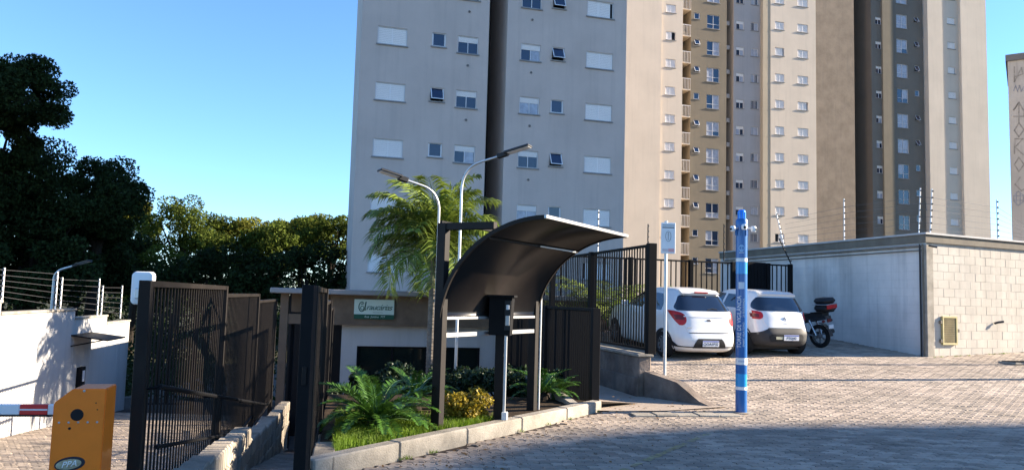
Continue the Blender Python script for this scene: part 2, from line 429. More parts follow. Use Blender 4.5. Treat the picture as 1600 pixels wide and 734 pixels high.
# ================================================================== BUILDINGS
def facade(x0, x1, z0, z1, yf, depth, holes, m, name, parent, rev=.14):
    """a wall block: front with real openings, reveals, sides, top"""
    xs = sorted({x0, x1}|{h[0] for h in holes}|{h[1] for h in holes}); zs = sorted({z0, z1}|{h[2] for h in holes}|{h[3] for h in holes})
    mb = MB(); idx = {}
    def vid(x, z):
        k = (round(x, 4), round(z, 4))
        if k not in idx: idx[k] = len(mb.v); mb.v.append((x, yf, z))
        return idx[k]
    for i in range(len(xs)-1):
        for j in range(len(zs)-1):
            cx, cz = (xs[i]+xs[i+1])/2, (zs[j]+zs[j+1])/2
            if any(h[0] < cx < h[1] and h[2] < cz < h[3] for h in holes): continue
            mb.f.append((vid(xs[i], zs[j]), vid(xs[i+1], zs[j]), vid(xs[i+1], zs[j+1]), vid(xs[i], zs[j+1])))
    for (a, b, c, d) in holes:
        mb.add([(a, yf, c), (b, yf, c), (b, yf, d), (a, yf, d), (a, yf+rev, c), (b, yf+rev, c), (b, yf+rev, d), (a, yf+rev, d)],
               [(0, 4, 5, 1), (1, 5, 6, 2), (2, 6, 7, 3), (3, 7, 4, 0)])
    mb.add([(x0, yf, z0), (x0, yf, z1), (x1, yf, z0), (x1, yf, z1), (x0, yf+depth, z0), (x0, yf+depth, z1), (x1, yf+depth, z0), (x1, yf+depth, z1)],
           [(0, 1, 5, 4), (2, 6, 7, 3), (1, 3, 7, 5), (4, 5, 7, 6)])
    me = bpy.data.meshes.new(name); me.from_pydata(mb.v, [], mb.f); me.update(); me.materials.append(m)
    return link(name, me, parent)
WM = {}
def wpart(key, fn):
    if key not in WM: WM[key] = fn()
    return WM[key]
def window(parent, cx, ztop, yf, w, h, kind, rnd):
    """window standing in an opening w x h; origin at the opening's centre on the wall face"""
    k = (kind, round(w, 3), round(h, 3)); hw, hh = w/2, h/2
    def frame():
        mb = MB(); t = .032
        mb.box(-hw, hw, .05, .12, hh-t, hh); mb.box(-hw, hw, .05, .12, -hh, -hh+t)
        mb.box(-hw, -hw+t, .05, .12, -hh+t, hh-t); mb.box(hw-t, hw, .05, .12, -hh+t, hh-t)
        if kind in ('two', 'topshut', 'big', 'grille'): mb.box(-t/2, t/2, .045, .12, -hh+t, hh-t if kind != 'topshut' else hh*.3)
        if kind == 'big': mb.box(-hw+t, hw-t, .045, .12, -hh*.36, -hh*.36+t)
        if kind == 'grille':
            for q in range(5): mb.box(-hw+t+(w-2*t)*(q+.5)/5-.012, -hw+t+(w-2*t)*(q+.5)/5+.012, .03, .045, -hh, hh)
        return mb.mesh('window', WFRAME)
    loc = (cx, yf, ztop-hh)
    o = link('window', wpart(('f',)+k, frame), parent, loc)
    def sill():
        mb = MB(); mb.box(-hw-.06, hw+.06, -.06, .05, -hh-.06, -hh-.001); return mb.mesh('sill', FRSILL)
    link('sill', wpart(('s',)+k, sill), o)
    lit = rnd.random()
    def pane(x0, x1, z0, z1, m, y=.085):
        mb = MB(); mb.box(x0, x1, y, y+.01, z0, z1); return mb.mesh('pane', m)
    def slats(x0, x1, z0, z1, n, y):
        mb = MB(); st = (z1-z0)/n
        for q in range(n):
            zz = z0+st*q
            mb.add([(x0, y, zz), (x1, y, zz), (x1, y-.022, zz+st*.80), (x0, y-.022, zz+st*.80), (x0, y+.006, zz+st*.84), (x1, y+.006, zz+st*.84), (x0, y+.01, zz+st), (x1, y+.01, zz+st)],
                   [(0, 1, 2, 3), (3, 2, 5, 4), (4, 5, 7, 6)])
        mb.box(x0-.02, x0, y-.03, y+.03, z0, z1); mb.box(x1, x1+.02, y-.03, y+.03, z0, z1)
        me = mb.mesh('shutter', SHUT); return me
    if kind == 'shut':
        link('pane', wpart(('p',)+k, lambda: pane(-hw+.04, hw-.04, -hh+.04, hh-.04, DARK, .105)), o)
        ns = 9 if w > 1.25 else 6
        opn = 0 if lit < .80 else (.10 if lit < .9 else .38)
        sw = (w-.08)/2
        a = wpart(('sh',)+k, lambda: slats(.02, sw-.02, -hh+.04, hh-.04, ns, .075))
        if opn == 0:
            link('shutter', a, o, (-hw+.04, 0, 0)); link('shutter', a, o, (0, 0, 0))
        else:
            s_ = 1 if rnd.random() < .7 else -1
            if s_ > 0: link('shutter', a, o, (-hw+.04, 0, 0)); link('shutter', a, o, (-sw*2*opn, .012, 0))
            else: link('shutter', a, o, (0, 0, 0)); link('shutter', a, o, (-hw+.04+sw*2*opn, .012, 0))
    elif kind == 'topshut':
        zt = hh*.3
        link('shutter', wpart(('sh',)+k, lambda: slats(-hw+.06, hw-.06, zt, hh-.04, 4, .07)), o)
        for q, (a, b) in enumerate(((-hw+.045, -.022), (.022, hw-.045))):
            m = GLASS if rnd.random() < .78 else CURT
            link('pane', wpart(('p%d%s' % (q, m.name),)+k, lambda: pane(a, b, -hh+.045, zt, m)), o)
    elif kind == 'awning':
        ps = wpart(('p',)+k, lambda: pane(-hw+.045, hw-.045, -h+.09, 0, GLASS, 0))
        tl = 0 if lit < (.8 if w > .63 else .45) else -(.25+.25*lit)
        sf = link('sash', wpart(('sash',)+k, lambda: MB().box(-hw+.03, hw-.03, -.012, .002, -h+.06, -h+.10).box(-hw+.03, -hw+.07, -.012, .002, -h+.10, 0).box(hw-.07, hw-.03, -.012, .002, -h+.10, 0).mesh('sash', WFRAME)), o, (0, .07, hh-.04), rot=(tl, 0, 0))
        link('pane', ps, o, (0, .075, hh-.04), rot=(tl, 0, 0))
    else:
        cells = [(-hw+.045, -.022), (.022, hw-.045)]
        rows = [(-hh+.045, -hh*.36), (-hh*.36+.045, hh-.045)] if kind == 'big' else [(-hh+.045, hh-.045)]
        cur = rnd.random() < .45
        for q, (a, b) in enumerate(cells):
            for p, (c, d) in enumerate(rows):
                m = CURT if (cur and rnd.random() < .8) or rnd.random() < .2 else GLASS
                link('pane', wpart(('p%d%d%s' % (q, p, m.name),)+k, lambda: pane(a, b, c, d, m)), o)
    return o
FRSILL = mat('stone sill', (.30, .29, .28), .8, .2, var=.2)
def hole(cx, ztop, w, h): return (cx-w/2, cx+w/2, ztop-h, ztop)

# ---- near apartment tower
TP = atY(980, 340, 38.); TA = R(15.7)
t1 = thing('apartment_tower', 'near pale grey apartment tower with white shutters, in shade behind the palm', 'apartment building', (TP[0], TP[1], 0), TA)
rows = [14.0-2.63*k for k in range(-2, 6)]; rnd = random.Random(3)
colsL = [(-11.95, 1.37, .83, 'shut'), (-9.765, .66, .66, 'awning'), (-8.36, 1.0, .83, 'topshut')]
colsR = [(-5.235, 1.0, .83, 'topshut'), (-3.82, .66, .66, 'awning'), (-1.63, 1.42, .83, 'shut')]
for cols, x0, x1, dep in ((colsL, -13.38, -7.36, 3.5), (colsR, -6.45, -.2, 12)):
    facade(x0, x1, -3.2, 40, 0, dep, [hole(c[0], z, c[1], c[2]) for c in cols for z in rows], T_GREY, 'wall', t1)
    for c in cols:
        for z in rows: window(t1, c[0], z, 0, c[1], c[2], c[3], rnd)
facade(-12.2, -1.2, -3.2, 40.5, 6.0, 12, [], T_GREY, 'wall', t1)
MB().box(-12.1, -6.4, 3.5, 6.1, -3.2, 40).build('core_wall', mat('recess shade colour', (.03, .029, .03), .9), t1)  # near-black wall colour stands in for the shade of the recess
mb = MB().box(-13.5, -7.3, -.1, 3.6, 40, 40.5).box(-6.5, -.1, -.1, 12.1, 40, 40.5); mb.build('roof', T_SLATE, t1)
WS = mat('drip stain', (.40, .375, .365), .9, .1, var=.3, vscale=4)
for z in rows:      # small gas vents under each kitchen window
    for cx in (-8.35, -5.2):
        MB().lathe([(0, -.03), (.05, -.03), (.06, 0)], 10, T(cx, 0, z-1.42) @ RX(R(90)) @ T(0, 0, .03)).build('vent', FRSILL, t1)

# ---- far apartment tower
SCL = .9125; DP = atY(1117, 300, 80*SCL); DA = R(15.7)
t2 = thing('apartment_tower', 'tall cream, tan and grey banded apartment tower standing further back', 'apartment building', (DP[0], DP[1], 0), DA)
ZT = 58
def U2(px, off): return onpl(px, 130, DP, DA, off)[0]
bays = {'A1': (960, 1033, .55, T_CREAM), 'A2': (1033, 1066, .45, T_CREAM), 'T': (1079, 1135, 0., T_TAN), 'G': (1146, 1192, -.45, T_LILAC),
        'S': (1192, 1204, .0, T_YEL), 'C': (1204, 1275, .03, T_CREAM), 'B': (1275, 1335, .0, T_BROWN),
        'O0': (1362, 1380, -.10, T_OLIVE), 'OS': (1380, 1397, .12, T_TAN), 'O': (1397, 1443, -.05, T_OLIVE), 'P': (1451, 1474, .55, T_CREAM),
        'Q': (1474, 1503, .40, T_CREAM), 'E': (1503, 1543, .70, T_CREAM)}
cols2 = [('A2', 1049.6, 14, 1044.3, 317, 8, 'shut', 1.05, .82), ('T', 1091.7, 25.5, 1084.2, 363.5, 9, 'awning', .60, .62), ('T', 1117, 35, 1110.4, 371.6, 9, 'big', 1.38, 1.38),
         ('G', 1158.7, 40, 1153, 372, 9, 'topshut', .84, .86), ('G', 1181.6, 42.5, 1176, 371, 9, 'grille', .80, .80), ('C', 1220.9, 40.9, 1215.6, 371.6, 9, 'shut', 1.02, .80),
         ('C', 1256.8, 45, 1252.5, 373, 9, 'shut', 1.18, .80), ('O0', 1374, 33, 1374, 343.5, 9, 'topshut', .68, .72), ('O', 1411, 34.4, 1411, 347.5, 9, 'big', 1.28, 1.36),
         ('O', 1433.6, 31.9, 1434, 341, 9, 'awning', .52, .58), ('Q', 1487.6, 33.4, 1490, 346.5, 9, 'shut', .92, .66)]
rnd = random.Random(11)
for bn, (pa, pb, off, bm_) in bays.items():
    ua, ub = U2(pa, off), U2(pb, off); hs = []; ws = []
    for (b2, xa, ya, xb, yb, n_, kind, ww, hh_) in cols2:
        if b2 != bn: continue
        u0, za = onpl(xa, ya, DP, DA, off); u1, zb = onpl(xb, yb, DP, DA, off); u = (u0+u1)/2; st = (za-zb)/(n_-1); fs = 1+u*.27/73; ww *= fs; hh_ *= fs
        for k in range(-1, n_+1):
            zt = za-st*k+hh_/2
            if zt-hh_ < -2: continue
            hs.append(hole(u, zt, ww, hh_)); ws.append((u, zt, ww, hh_, kind))
    facade(ua, ub, -3.2, ZT, -off, 11+off, hs, bm_, 'wall', t2)
    for (u, zt, ww, hh_, kind) in ws: window(t2, u, zt, -off, ww, hh_, kind, rnd)
# recesses between the bays: dark stair well with air conditioners, balconies
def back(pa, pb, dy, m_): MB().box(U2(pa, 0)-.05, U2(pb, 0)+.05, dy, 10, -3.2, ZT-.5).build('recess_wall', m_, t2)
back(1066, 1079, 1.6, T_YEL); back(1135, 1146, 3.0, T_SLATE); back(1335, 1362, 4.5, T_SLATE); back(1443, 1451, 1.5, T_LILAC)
for (pa, pb, y0, off, first) in ((1066, 1079, 55, .2, 0), (1443, 1451, 22, .0, 1)):
    ua, ub = U2(pa, off), U2(pb, off)
    for k in range(-1, 9):
        z = onpl((pa+pb)/2, y0, DP, DA, off)[1]-2.63*k
        if z < -2: break
        b = MB().box(ua, ub, -off, 1.6, z-.12, z).build('balcony', T_CREAM if not first else T_LILAC, t2)
        mb = MB().box(ua, ub, -off-.03, -off+.01, z+.98, z+1.03)
        for q in range(6): x = ua+.05+(ub-ua-.1)*q/5; mb.box(x-.012, x+.012, -off-.02, -off, z, z+.98)
        mb.build('railing', WFRAME if not first else GALV, b)
for k in range(9):
    u, z = onpl(1140, 35+38*k, DP, DA, -.6)
    MB().bbox(u-.16, u+.20, .9, 1.2, z-.22, z+.22, .02).build('air_conditioner', T_LILAC, t2)
MB().box(U2(960, .5)-.2, U2(1543, .5)+.2, -.9, 11.2, ZT, ZT+.5).build('roof', T_SLATE, t2)

# ---- far graffitied tower at the right edge
GP = atY(1577, 200, 105.); GA = R(-34)
t3 = thing('apartment_tower', 'dull grey far tower with dark graffiti signs down its corner, at the right edge', 'apartment building', (GP[0], GP[1], 0), GA)
gz = onpl(1577, 96, GP, GA)[1]
MB().box(0, 16, 0, 14, -3.2, gz).build('wall', T_FAR, t3)
MB().box(-.25, 16.2, -.25, 14.2, gz, gz+.9).build('roof', T_SLATE, t3)
def stroke(pts, wd=.16):
    mb = MB(); P = [Vector((p[0], 0, p[1])) for p in pts]
    for a, b in zip(P, P[1:]):
        d = (b-a).normalized(); n_ = Vector((-d.z, 0, d.x))*wd/2; a2, b2 = a-d*wd*.4, b+d*wd*.4
        mb.add([a2-n_+Vector((0, -.03, 0)), b2-n_+Vector((0, -.03, 0)), b2+n_+Vector((0, -.03, 0)), a2+n_+Vector((0, -.03, 0)), a2-n_, b2-n_, b2+n_, a2+n_],
               [(0, 1, 2, 3), (0, 4, 5, 1), (1, 5, 6, 2), (2, 6, 7, 3), (3, 7, 4, 0)])
    return mb
GRAF = mat('graffiti paint', (.33, .31, .285), .9, .1, var=.4, vscale=2)
GRAFB = mat('graffiti blue paint', (.33, .34, .38), .9, .1, var=.4, vscale=2)
def gpt(px, py): return onpl(px, py, GP, GA, .0)
SH = [[(1585, 105), (1585, 128), (1596, 106), (1598, 116), (1586, 120)],
      [(1592, 190), (1592, 160), (1584, 172), (1592, 160), (1600, 174), (1600, 182), (1584, 182)],
      [(1592, 192), (1585, 204), (1592, 214), (1600, 203), (1592, 192)],
      [(1585, 240), (1586, 217), (1598, 217), (1586, 230), (1599, 242)],
      [(1592, 246), (1585, 257), (1592, 268), (1600, 257), (1592, 246)],
      [(1594, 277), (1586, 288), (1596, 298), (1599, 296)]]
for s_ in SH: stroke([gpt(*p) for p in s_]).build('graffiti', GRAF, t3)
for s_ in ([(1584, 306), (1599, 306)], [(1584, 313), (1599, 313)], [(1588, 300), (1588, 320)], [(1594, 300), (1594, 320)], [(1591, 299), (1584, 306), (1584, 314), (1591, 321), (1599, 315), (1599, 305), (1591, 299)],
           [(1584, 142), (1587, 134), (1590, 143), (1593, 134), (1596, 143), (1600, 135)]):
    stroke([gpt(*p) for p in s_], .13).build('graffiti', GRAFB, t3)

# ---- utility block on the right
BC = np.array((9.98, 18.46)); BZ0, BZ1 = .30, 3.24; BR = math.atan2(.421, .907); BL = math.atan2(.961, -.276)
blk = thing('utility_block', 'flat-roofed cream painted concrete block outbuilding on the right of the car park', 'outbuilding', (BC[0], BC[1], 0))
# inner body (mortar plane) prism footprint
r_ = np.array((math.cos(BR), math.sin(BR))); l_ = np.array((math.cos(BL), math.sin(BL)))
LR, LL = 13., 9.2
foot = [(0, 0), tuple(r_*LR), tuple(r_*LR+l_*LL), tuple(l_*LL)]
ins = .012
def shr(a, b): return tuple(r_*a+l_*b)
MB().prism([shr(ins, ins), shr(LR-ins, ins), shr(LR-ins, LL-ins), shr(ins, LL-ins)], BZ0-1.2, BZ1).build('wall_core', MORTAR, blk)
bw, bh = .40, .205; ncr = 15
pier = .23
bmesh_ = {}
def blockmesh(L, m, t=.03):
    k = (round(L, 3), m.name)
    if k not in bmesh_: bmesh_[k] = MB().bbox(.0035, L-.0035, 0, t, .0035, bh-.0035, .003).mesh('brick', m)
    return bmesh_[k]
for j in range(ncr):
    x = pier; first = True; z = BZ0+j*bh
    while x < LR-.05:
        L = bw/2 if (first and j % 2) else bw; first = False; L = min(L, LR-x)
        jit = random.uniform(-.0025, .0025)
        if x < 7.2:
            p = r_*x - np.array((-r_[1], r_[0]))*(-.007+jit)
            link('brick', blockmesh(L, BRICKP), blk, (p[0], p[1], z), BR)
        x += L
# remaining courses out of view and the side wall: joined
mb = MB(); nrm = np.array((-r_[1], r_[0]))
for j in range(ncr):
    x = 7.2+(.2 if j % 2 else 0)
    while x < LR: mb.bbox(x+.004, min(x+bw, LR)-.004, .007, .03, BZ0+j*bh+.004, BZ0+(j+1)*bh-.004, .004, RZ(BR)); x += bw
mb.build('far_bricks', BRICKP, blk)['kind'] = 'stuff'
mb = MB()
for j in range(ncr):
    x = .0+(.2 if j % 2 else .4); 
    if j % 2: mb.bbox(.004, .2-.001, .007, .03, BZ0+j*bh+.001, BZ0+(j+1)*bh-.001, .001, RZ(BL) @ Matrix.Scale(-1, 4, (0, 1, 0)))
    else: mb.bbox(.004, .4-.001, .007, .03, BZ0+j*bh+.001, BZ0+(j+1)*bh-.001, .001, RZ(BL) @ Matrix.Scale(-1, 4, (0, 1, 0)))
    while x < LL: mb.bbox(x+.001, min(x+bw, LL)-.001, .007, .03, BZ0+j*bh+.001, BZ0+(j+1)*bh-.001, .001, RZ(BL) @ Matrix.Scale(-1, 4, (0, 1, 0))); x += bw
o = mb.build('painted_bricks', BRICKS, blk); o['kind'] = 'stuff'
# corner pier, fascia, coping, plinth
mb = MB(); mb.bbox(-.02, pier-.006, -.03, .10, BZ0-.6, BZ1-.06, .008, RZ(BR)); mb.build('corner_pier', KERB, blk)
def band(a, b, z0, z1, nm, m_):   # a ring following the walls, proud by a, b
    MB().prism([shr(-a, -a), shr(LR, -a), shr(LR, LL), shr(-a, LL)], z0, z1).build(nm, m_, blk)
band(.045, 0, BZ1, BZ1+.19, 'fascia', FASCIA); band(.085, 0, BZ1+.19, BZ1+.235, 'coping', WHITEW)
for q, (dz, rr) in enumerate(((-.05, .018), (-.10, .014), (-.19, .014))):    # conduits under the eaves
    pts = [(l_[0]*s+l_[1]*0-.035*1, l_[1]*s-.01, BZ1+dz) for s in (.06, 2, 4, 6, LL-.3)]
    MB().tube(pts, rr, 8).build('conduit', FASCIA if q else GALV, blk, smooth=True)
for q, s in enumerate((.05, .13)):
    p = l_*s; MB().tube([(p[0]-.045, p[1]-.012, BZ0-.3), (p[0]-.045, p[1]-.012, BZ1-.04)], .022, 8).build('downpipe', TRIM if q else FASCIA, blk, smooth=True)
# yellow grille hatch
def onR(u, off, z): p = r_*u-nrm*off; return (p[0], p[1], z)
gv = onpl(1482, 516, BC, BR); GX = gv[0]; GZ = gv[1]
g = MB(); 
for (a, b, c, d) in ((-.27, .27, .30, .345), (-.27, .27, -.345, -.30), (-.27, -.225, -.3, .3), (.225, .27, -.3, .3)): g.bbox(a, b, -.02, .03, c, d, .004)
YEL = mat('faded yellow paint', (.42, .36, .17), .6, .3, var=.2, vscale=6)
go = g.build('grille', YEL, blk, onR(GX, .03, GZ), BR)
MB().box(-.225, .225, .018, .022, -.3, .3).build('hatch_dark', mat('hatch dark', (.09, .07, .04), .9), go)
mb = MB()
for q in range(11): x = -.205+.041*q; mb.box(x-.005, x+.005, -.006, .004, -.3, .3)
for q in range(14): z = -.28+.043*q; mb.box(-.225, .225, .0045, .012, z-.005, z+.005)
mb.build('bars', mat('grille bars', (.42, .35, .20), .6, .3, var=.2), go)
for q, (u, z) in enumerate(((-.31, .2), (-.31, -.25), (.31, 0))): MB().bbox(u-.03, u+.03, -.02, .03, z-.04, z+.04, .004).build('hinge', FASCIA, go)
gu, gz_ = onpl(1556, 503, BC, BR)
MB().tube([onR(gu-.08, .02, gz_-.03), onR(gu, .07, gz_), onR(gu+.13, .11, gz_+.02)], .028, 8).build('spout', TRIM, blk, smooth=True)
MB().tube([onR(.03, .06, BZ1-.08), onR(.18, .16, BZ1-.12)], .022, 8).build('camera_bullet', TRIM, blk, smooth=True)
# dirt apron along the foot
MB().prism([shr(-.25, -.30), shr(LR, -.34), shr(LR, .1), shr(.1, .1), shr(.1, LL), shr(-.25, LL)], BZ0-.8, BZ0-.79).build('footing', KERB, blk)

GDARK = mat('dark office glass', (.010, .016, .014), .06, .5)
# ---- gatehouse below the planter
HP = atY(600, 480, 20.); HA = R(11)
gh = thing('gatehouse', 'low white gatehouse with dark brown fascia and dark windows behind the palm', 'building', (HP[0], HP[1], 0), HA)
def UH(px, py, off=0.): return onpl(px, py, HP, HA, off)
wx0, wx1 = UH(533, 540)[0], UH(775, 540)[0]
zt = UH(600, 508)[1]
wn = [(UH(557, 560)[0], UH(667, 560)[0]), (UH(690, 560)[0], UH(750, 560)[0])]
wz1 = UH(620, 541)[1]; wz0 = wz1-1.35
facade(wx0, wx1+3, -2.4, zt, 0, 6, [(a, b, wz0, wz1) for a, b in wn], WHITEW, 'wall', gh, .2)
for a, b in wn:
    mb = MB(); mb.box(a, b, .10, .15, wz1-.05, wz1); mb.box(a, b, .10, .15, wz0, wz0+.05)
    nn = 3 if b-a > 1.2 else 2
    for q in range(nn): x = a+(b-a-.05)*q/(nn-1) if nn > 1 else a; mb.box(x, x+.05, .10, .15, wz0+.05, wz1-.05)
    wo = mb.build('window', BLACK, gh)
    for q in range(nn-1): x = a+(b-a-.05)*q/(nn-1); MB().box(x+.05, x+(b-a-.05)/(nn-1), .12, .13, wz0+.05, wz1-.05).build('pane', GDARK, wo)
fz1 = UH(600, 462)[1]
BRN = mat('brown render', (.16, .115, .082), .9, .15, var=.3, vscale=3, bump=.4, bscale=30)
MB().box(wx0-.3, wx1+3, -.35, 5.9, zt, fz1).build('fascia', BRN, gh)
EAVE = mat('eave metal', (.24, .24, .25), .5, .4, var=.15)
ex0 = UH(440, 456)[0]
MB().bbox(ex0-.2, wx1+3.1, -.75, 6, fz1, fz1+.13, .02).build('roof', EAVE, gh)
# entrance porch at its left
px0, px1 = UH(443, 480)[0], UH(492, 480)[0]
TANW = mat('tan render', (.15, .11, .08), .9, .15, var=.15, vscale=3)
MB().box(px0-.05, px0+.14, -.3, -.1, -2.4, fz1-.002).build('column', TANW, gh)
MB().box(px0+.141, wx0-.31, -.28, -.12, UH(470, 505)[1], UH(470, 490)[1]).build('beam', TANW, gh)
MB().box(px0+.141, wx0-.31, .6, .75, UH(470, 488)[1], fz1-.003).build('porch_wall', TANW, gh)
MB().box(px0+.2, px0+.28, .1, .2, -2.4, UH(470, 505)[1]).build('door_post', BLACK, gh)
MB().box(px0-.05, wx0, 2.2, 2.3, -2.4, fz1-.004).build('back_wall', DARK, gh)  # wall coloured near black to give the porch its deep shade
BLG = mat('blue tinted glass', (.10, .16, .30), .1, .6)
MB().box(px0+.62, px0+1.05, 2.1, 2.15, -2.3, UH(470, 535)[1]).build('door', BLG, gh)
SIGNW = mat('sign pale green', (.52, .62, .55), .5, .3, var=.06, vscale=3); SIGNG = mat('sign dark green', (.012, .075, .045), .5, .3)
sx0, sz1 = UH(554, 467, .4); sx1, sz0 = UH(615, 499, .4)
sg = thing('name_sign', 'pale green name board with dark green script and band on the gatehouse fascia', 'sign', (HP[0], HP[1], 0), HA)
MB().box(sx0, sx1, -.42, -.36, sz0+(sz1-sz0)*.24, sz1).build('panel', SIGNW, sg)
MB().box(sx0, sx1, -.42, -.36, sz0, sz0+(sz1-sz0)*.24-.001).build('band', SIGNG, sg)
sw_, shh = sx1-sx0, sz1-sz0; cx = (sx0+sx1)/2
link('lettering', textmesh('raucárias', shh*.42, SIGNG, .35, 'CENTER', .003, .88), sg, (cx+sw_*.12, -.424, sz0+shh*.60), rot=(R(90), 0, 0))
def arc(cx_, cz_, rx, rz_, a0, a1, n_=18): return [(cx_+rx*math.cos(R(a0+(a1-a0)*i/n_)), -.424, cz_+rz_*math.sin(R(a0+(a1-a0)*i/n_))) for i in range(n_+1)]
ax = cx-sw_*.31; az = sz0+shh*.62
MB().tube(arc(ax, az, sw_*.075, shh*.24, 60, 330), .011, 6).tube(arc(ax+.01, az-.03, sw_*.04, shh*.10, 0, 360), .008, 6).tube([(ax+sw_*.10, -.424, az+shh*.26), (ax+sw_*.075, -.424, az-shh*.05), (ax+sw_*.09, -.424, az-shh*.18)], .013, 6).tube([(ax-sw_*.02, -.424, az+shh*.13), (ax+sw_*.05, -.424, az+shh*.17)], .011, 6).build('initial', SIGNG, sg)
link('street_lettering', textmesh('Rua  Justino  777', shh*.15, SIGNW, .1, 'CENTER', .002), sg, (cx+.02, -.424, sz0+shh*.12), rot=(R(90), 0, 0))
link('small_lettering', textmesh('RESIDENCIAL', shh*.07, INK, 0, 'CENTER', .001, 1.3), sg, (cx+sw_*.1, -.424, sz0+shh*.34), rot=(R(90), 0, 0))

# ---- white boundary wall on the left, stepping down the driveway
lw = thing('boundary_wall', 'white painted boundary wall stepping down along the left driveway', 'wall')
WPTS = [(-8.55, 11.4), (-8.95, 13.6), (-9.72, 17.3), (-10.2, 19.6), (-10.6, 21.6)]
tops = [atY(8, 470, 13.3)[2], atY(60, 486, 15.)[2], atY(138, 494, 18.4)[2], atY(195, 502, 20.6)[2]]
for i in range(4):
    a, b = np.array(WPTS[i]), np.array(WPTS[i+1]); ang = math.atan2(b[1]-a[1], b[0]-a[0]); L = np.linalg.norm(b-a)
    nseg = max(1, int(round(L/1.25)))
    for k in range(nseg):
        MB().bbox(L*k/nseg+.004, L*(k+1)/nseg-.004, 0, .16, -2.6, tops[i]-.04, .006).build('wall_panel', WHITEW, lw, (a[0], a[1], 0), ang)
    MB().bbox(-.02, L, -.03, .19, tops[i]-.038, tops[i]+.012, .008).build('coping', KERB, lw, (a[0], a[1], 0), ang)
a = np.array(WPTS[0]); b = np.array((-7.9, 6.5)); ang = math.atan2(a[1]-b[1], a[0]-b[0]); L = np.linalg.norm(b-a)
MB().bbox(0, L-.004, 0, .16, -2, tops[0]+.25, .006).build('wall_panel', WHITEW, lw, (b[0], b[1], 0), ang)

# ================================================================== FENCES AND WALLS
def panel(parent, a, b, z0, z1, m_, pitch=.11, bw_=.02, bd=.05, post=(True, True), pw=.08, ph=.06, pz=None, zb=None):
    """bar panel from a to b (plan), bottom z0, top z1; zb = bottom heights at both ends"""
    a, b = np.array(a), np.array(b); L = float(np.linalg.norm(b-a)); ang = math.atan2(b[1]-a[1], b[0]-a[0])
    loc = (a[0], a[1], 0)
    k = ('bar', bw_, bd, round(z1-z0, 3))
    if k not in WM: WM[k] = MB().box(-bw_/2, bw_/2, -bd/2, bd/2, 0, z1-z0-.08).mesh('bar', m_)
    MB().box(0, L, -.03, .03, z1-.045, z1).build('top_rail', m_, parent, loc, ang)
    MB().box(0, L, -.025, .025, z0-.005, z0+.035).build('bottom_rail', m_, parent, loc, ang)
    n_ = int(L/pitch)
    d = (b-a)/L
    for i in range(1, n_):
        p = a+d*(L*i/n_); link('bar', WM[k], parent, (p[0], p[1], z0+.035), ang)
    for q, e in enumerate((0, L)):
        if post[q]:
            hz = (z1+ph); mz = z0-.4 if pz is None else pz
            MB().bbox(e-pw/2, e+pw/2, -pw*.55, pw*.55, mz, hz, .004).build('post', m_, parent, loc, ang)

lf = thing('fence', 'stepped dark brown bar fence left of the ramp, with black handrail', 'fence')
LY = [5.5, 9.2, 12.9, 16.5]; ltop = [1.66, 1.57, 1.46]; lbot = [-.2, -.46, -.68]
for i in range(3):
    panel(lf, (ramp_l(LY[i]), LY[i]), (ramp_l(LY[i+1]), LY[i+1]), lbot[i], ltop[i], STEEL, .12, .026, .011, (i == 0, True), .075, .0, -1.2)
hr = [(ramp_l(y)+.13, y, .9-.155*(y-5.6)) for y in (5.55, 8, 11, 14.5)]
MB().tube(hr, .02, 8).build('handrail', BLACK, lf, smooth=True)
MB().tube([(x, y, z-.42) for x, y, z in hr], .016, 8).build('handrail', BLACK, lf, smooth=True)
for x, y, z in hr: MB().tube([(x, y, z), (x-.10, y, z-.02)], .01, 6).build('bracket', BLACK, lf)
rf = thing('fence', 'dark brown bar fence between the ramp and the cycad planter', 'fence')
RY_ = [5.75, 9.3, 12.6, 15.4]; rtop = [1.66, 1.50, 1.34]; rbot = [.05, -.25, -.7]
for i in range(3):
    panel(rf, (ramp_r(RY_[i]), RY_[i]), (ramp_r(RY_[i+1]), RY_[i+1]), rbot[i], rtop[i], STEEL, .12, .026, .011, (i == 0, True), .085, .0, -1.6)
# gate leaf folded open beside the ramp post
gl = thing('gate_leaf', 'tall dark gate post and leaf folded back at the mouth of the ramp', 'gate')
MB().bbox(ramp_r(5.62)-.05, ramp_r(5.62)+.035, 5.55, 5.66, 0, 1.66, .004).build('leaf_stile', BLACK, gl)
MB().bbox(ramp_r(5.6)-.02, ramp_r(5.6)+.01, 5.53, 5.545, .95, 1.08, .003).build('lock_plate', STEEL, gl)

# stepped block wall under the left fence, each block a piece
bwl = thing('block_wall', 'stepped pale concrete block wall under the left ramp fence', 'wall')
rb = random.Random(5)
for i in range(3):
    y = LY[i]+.02; dy = .40*.976
    while y < LY[i+1]-.05:
        top = (.22-.083*(y-6.1), -.15-.09*(y-8.85), -.52-.06*(y-12.9))[i]; z = top; fl = zramp(y+.4)
        while z > fl-.05:
            me = wpart(('rblk', rb.randrange(3)), lambda: MB().bbox(0, .392, -.20, 0, -.190, 0, .010+.006*rb.random()).mesh('block', BLOCKL))
            link('block', me, bwl, (ramp_l(y)+.19+rb.uniform(-.012, .012), y, z), R(90+12.4))
            z -= .197
        y += dy
# smooth low wall further down the ramp
V = []
mb = MB()
for (y0, y1) in ((12.95, 16.4),):
    P = [(ramp_l(y0)+.20, y0, zramp(y0)-.3), (ramp_l(y1)+.20, y1, zramp(y1)-.3), (ramp_l(y1)+.20, y1, -.70), (ramp_l(y0)+.20, y0, -.66)]
    Q = [(p[0]+.05, p[1], p[2]) for p in P]; mb.add(P+Q, [(0, 1, 2, 3), (4, 5, 6, 7), (3, 2, 6, 7), (0, 3, 7, 4), (1, 2, 6, 5)])
mb.build('render_face', RETAIN, bwl)

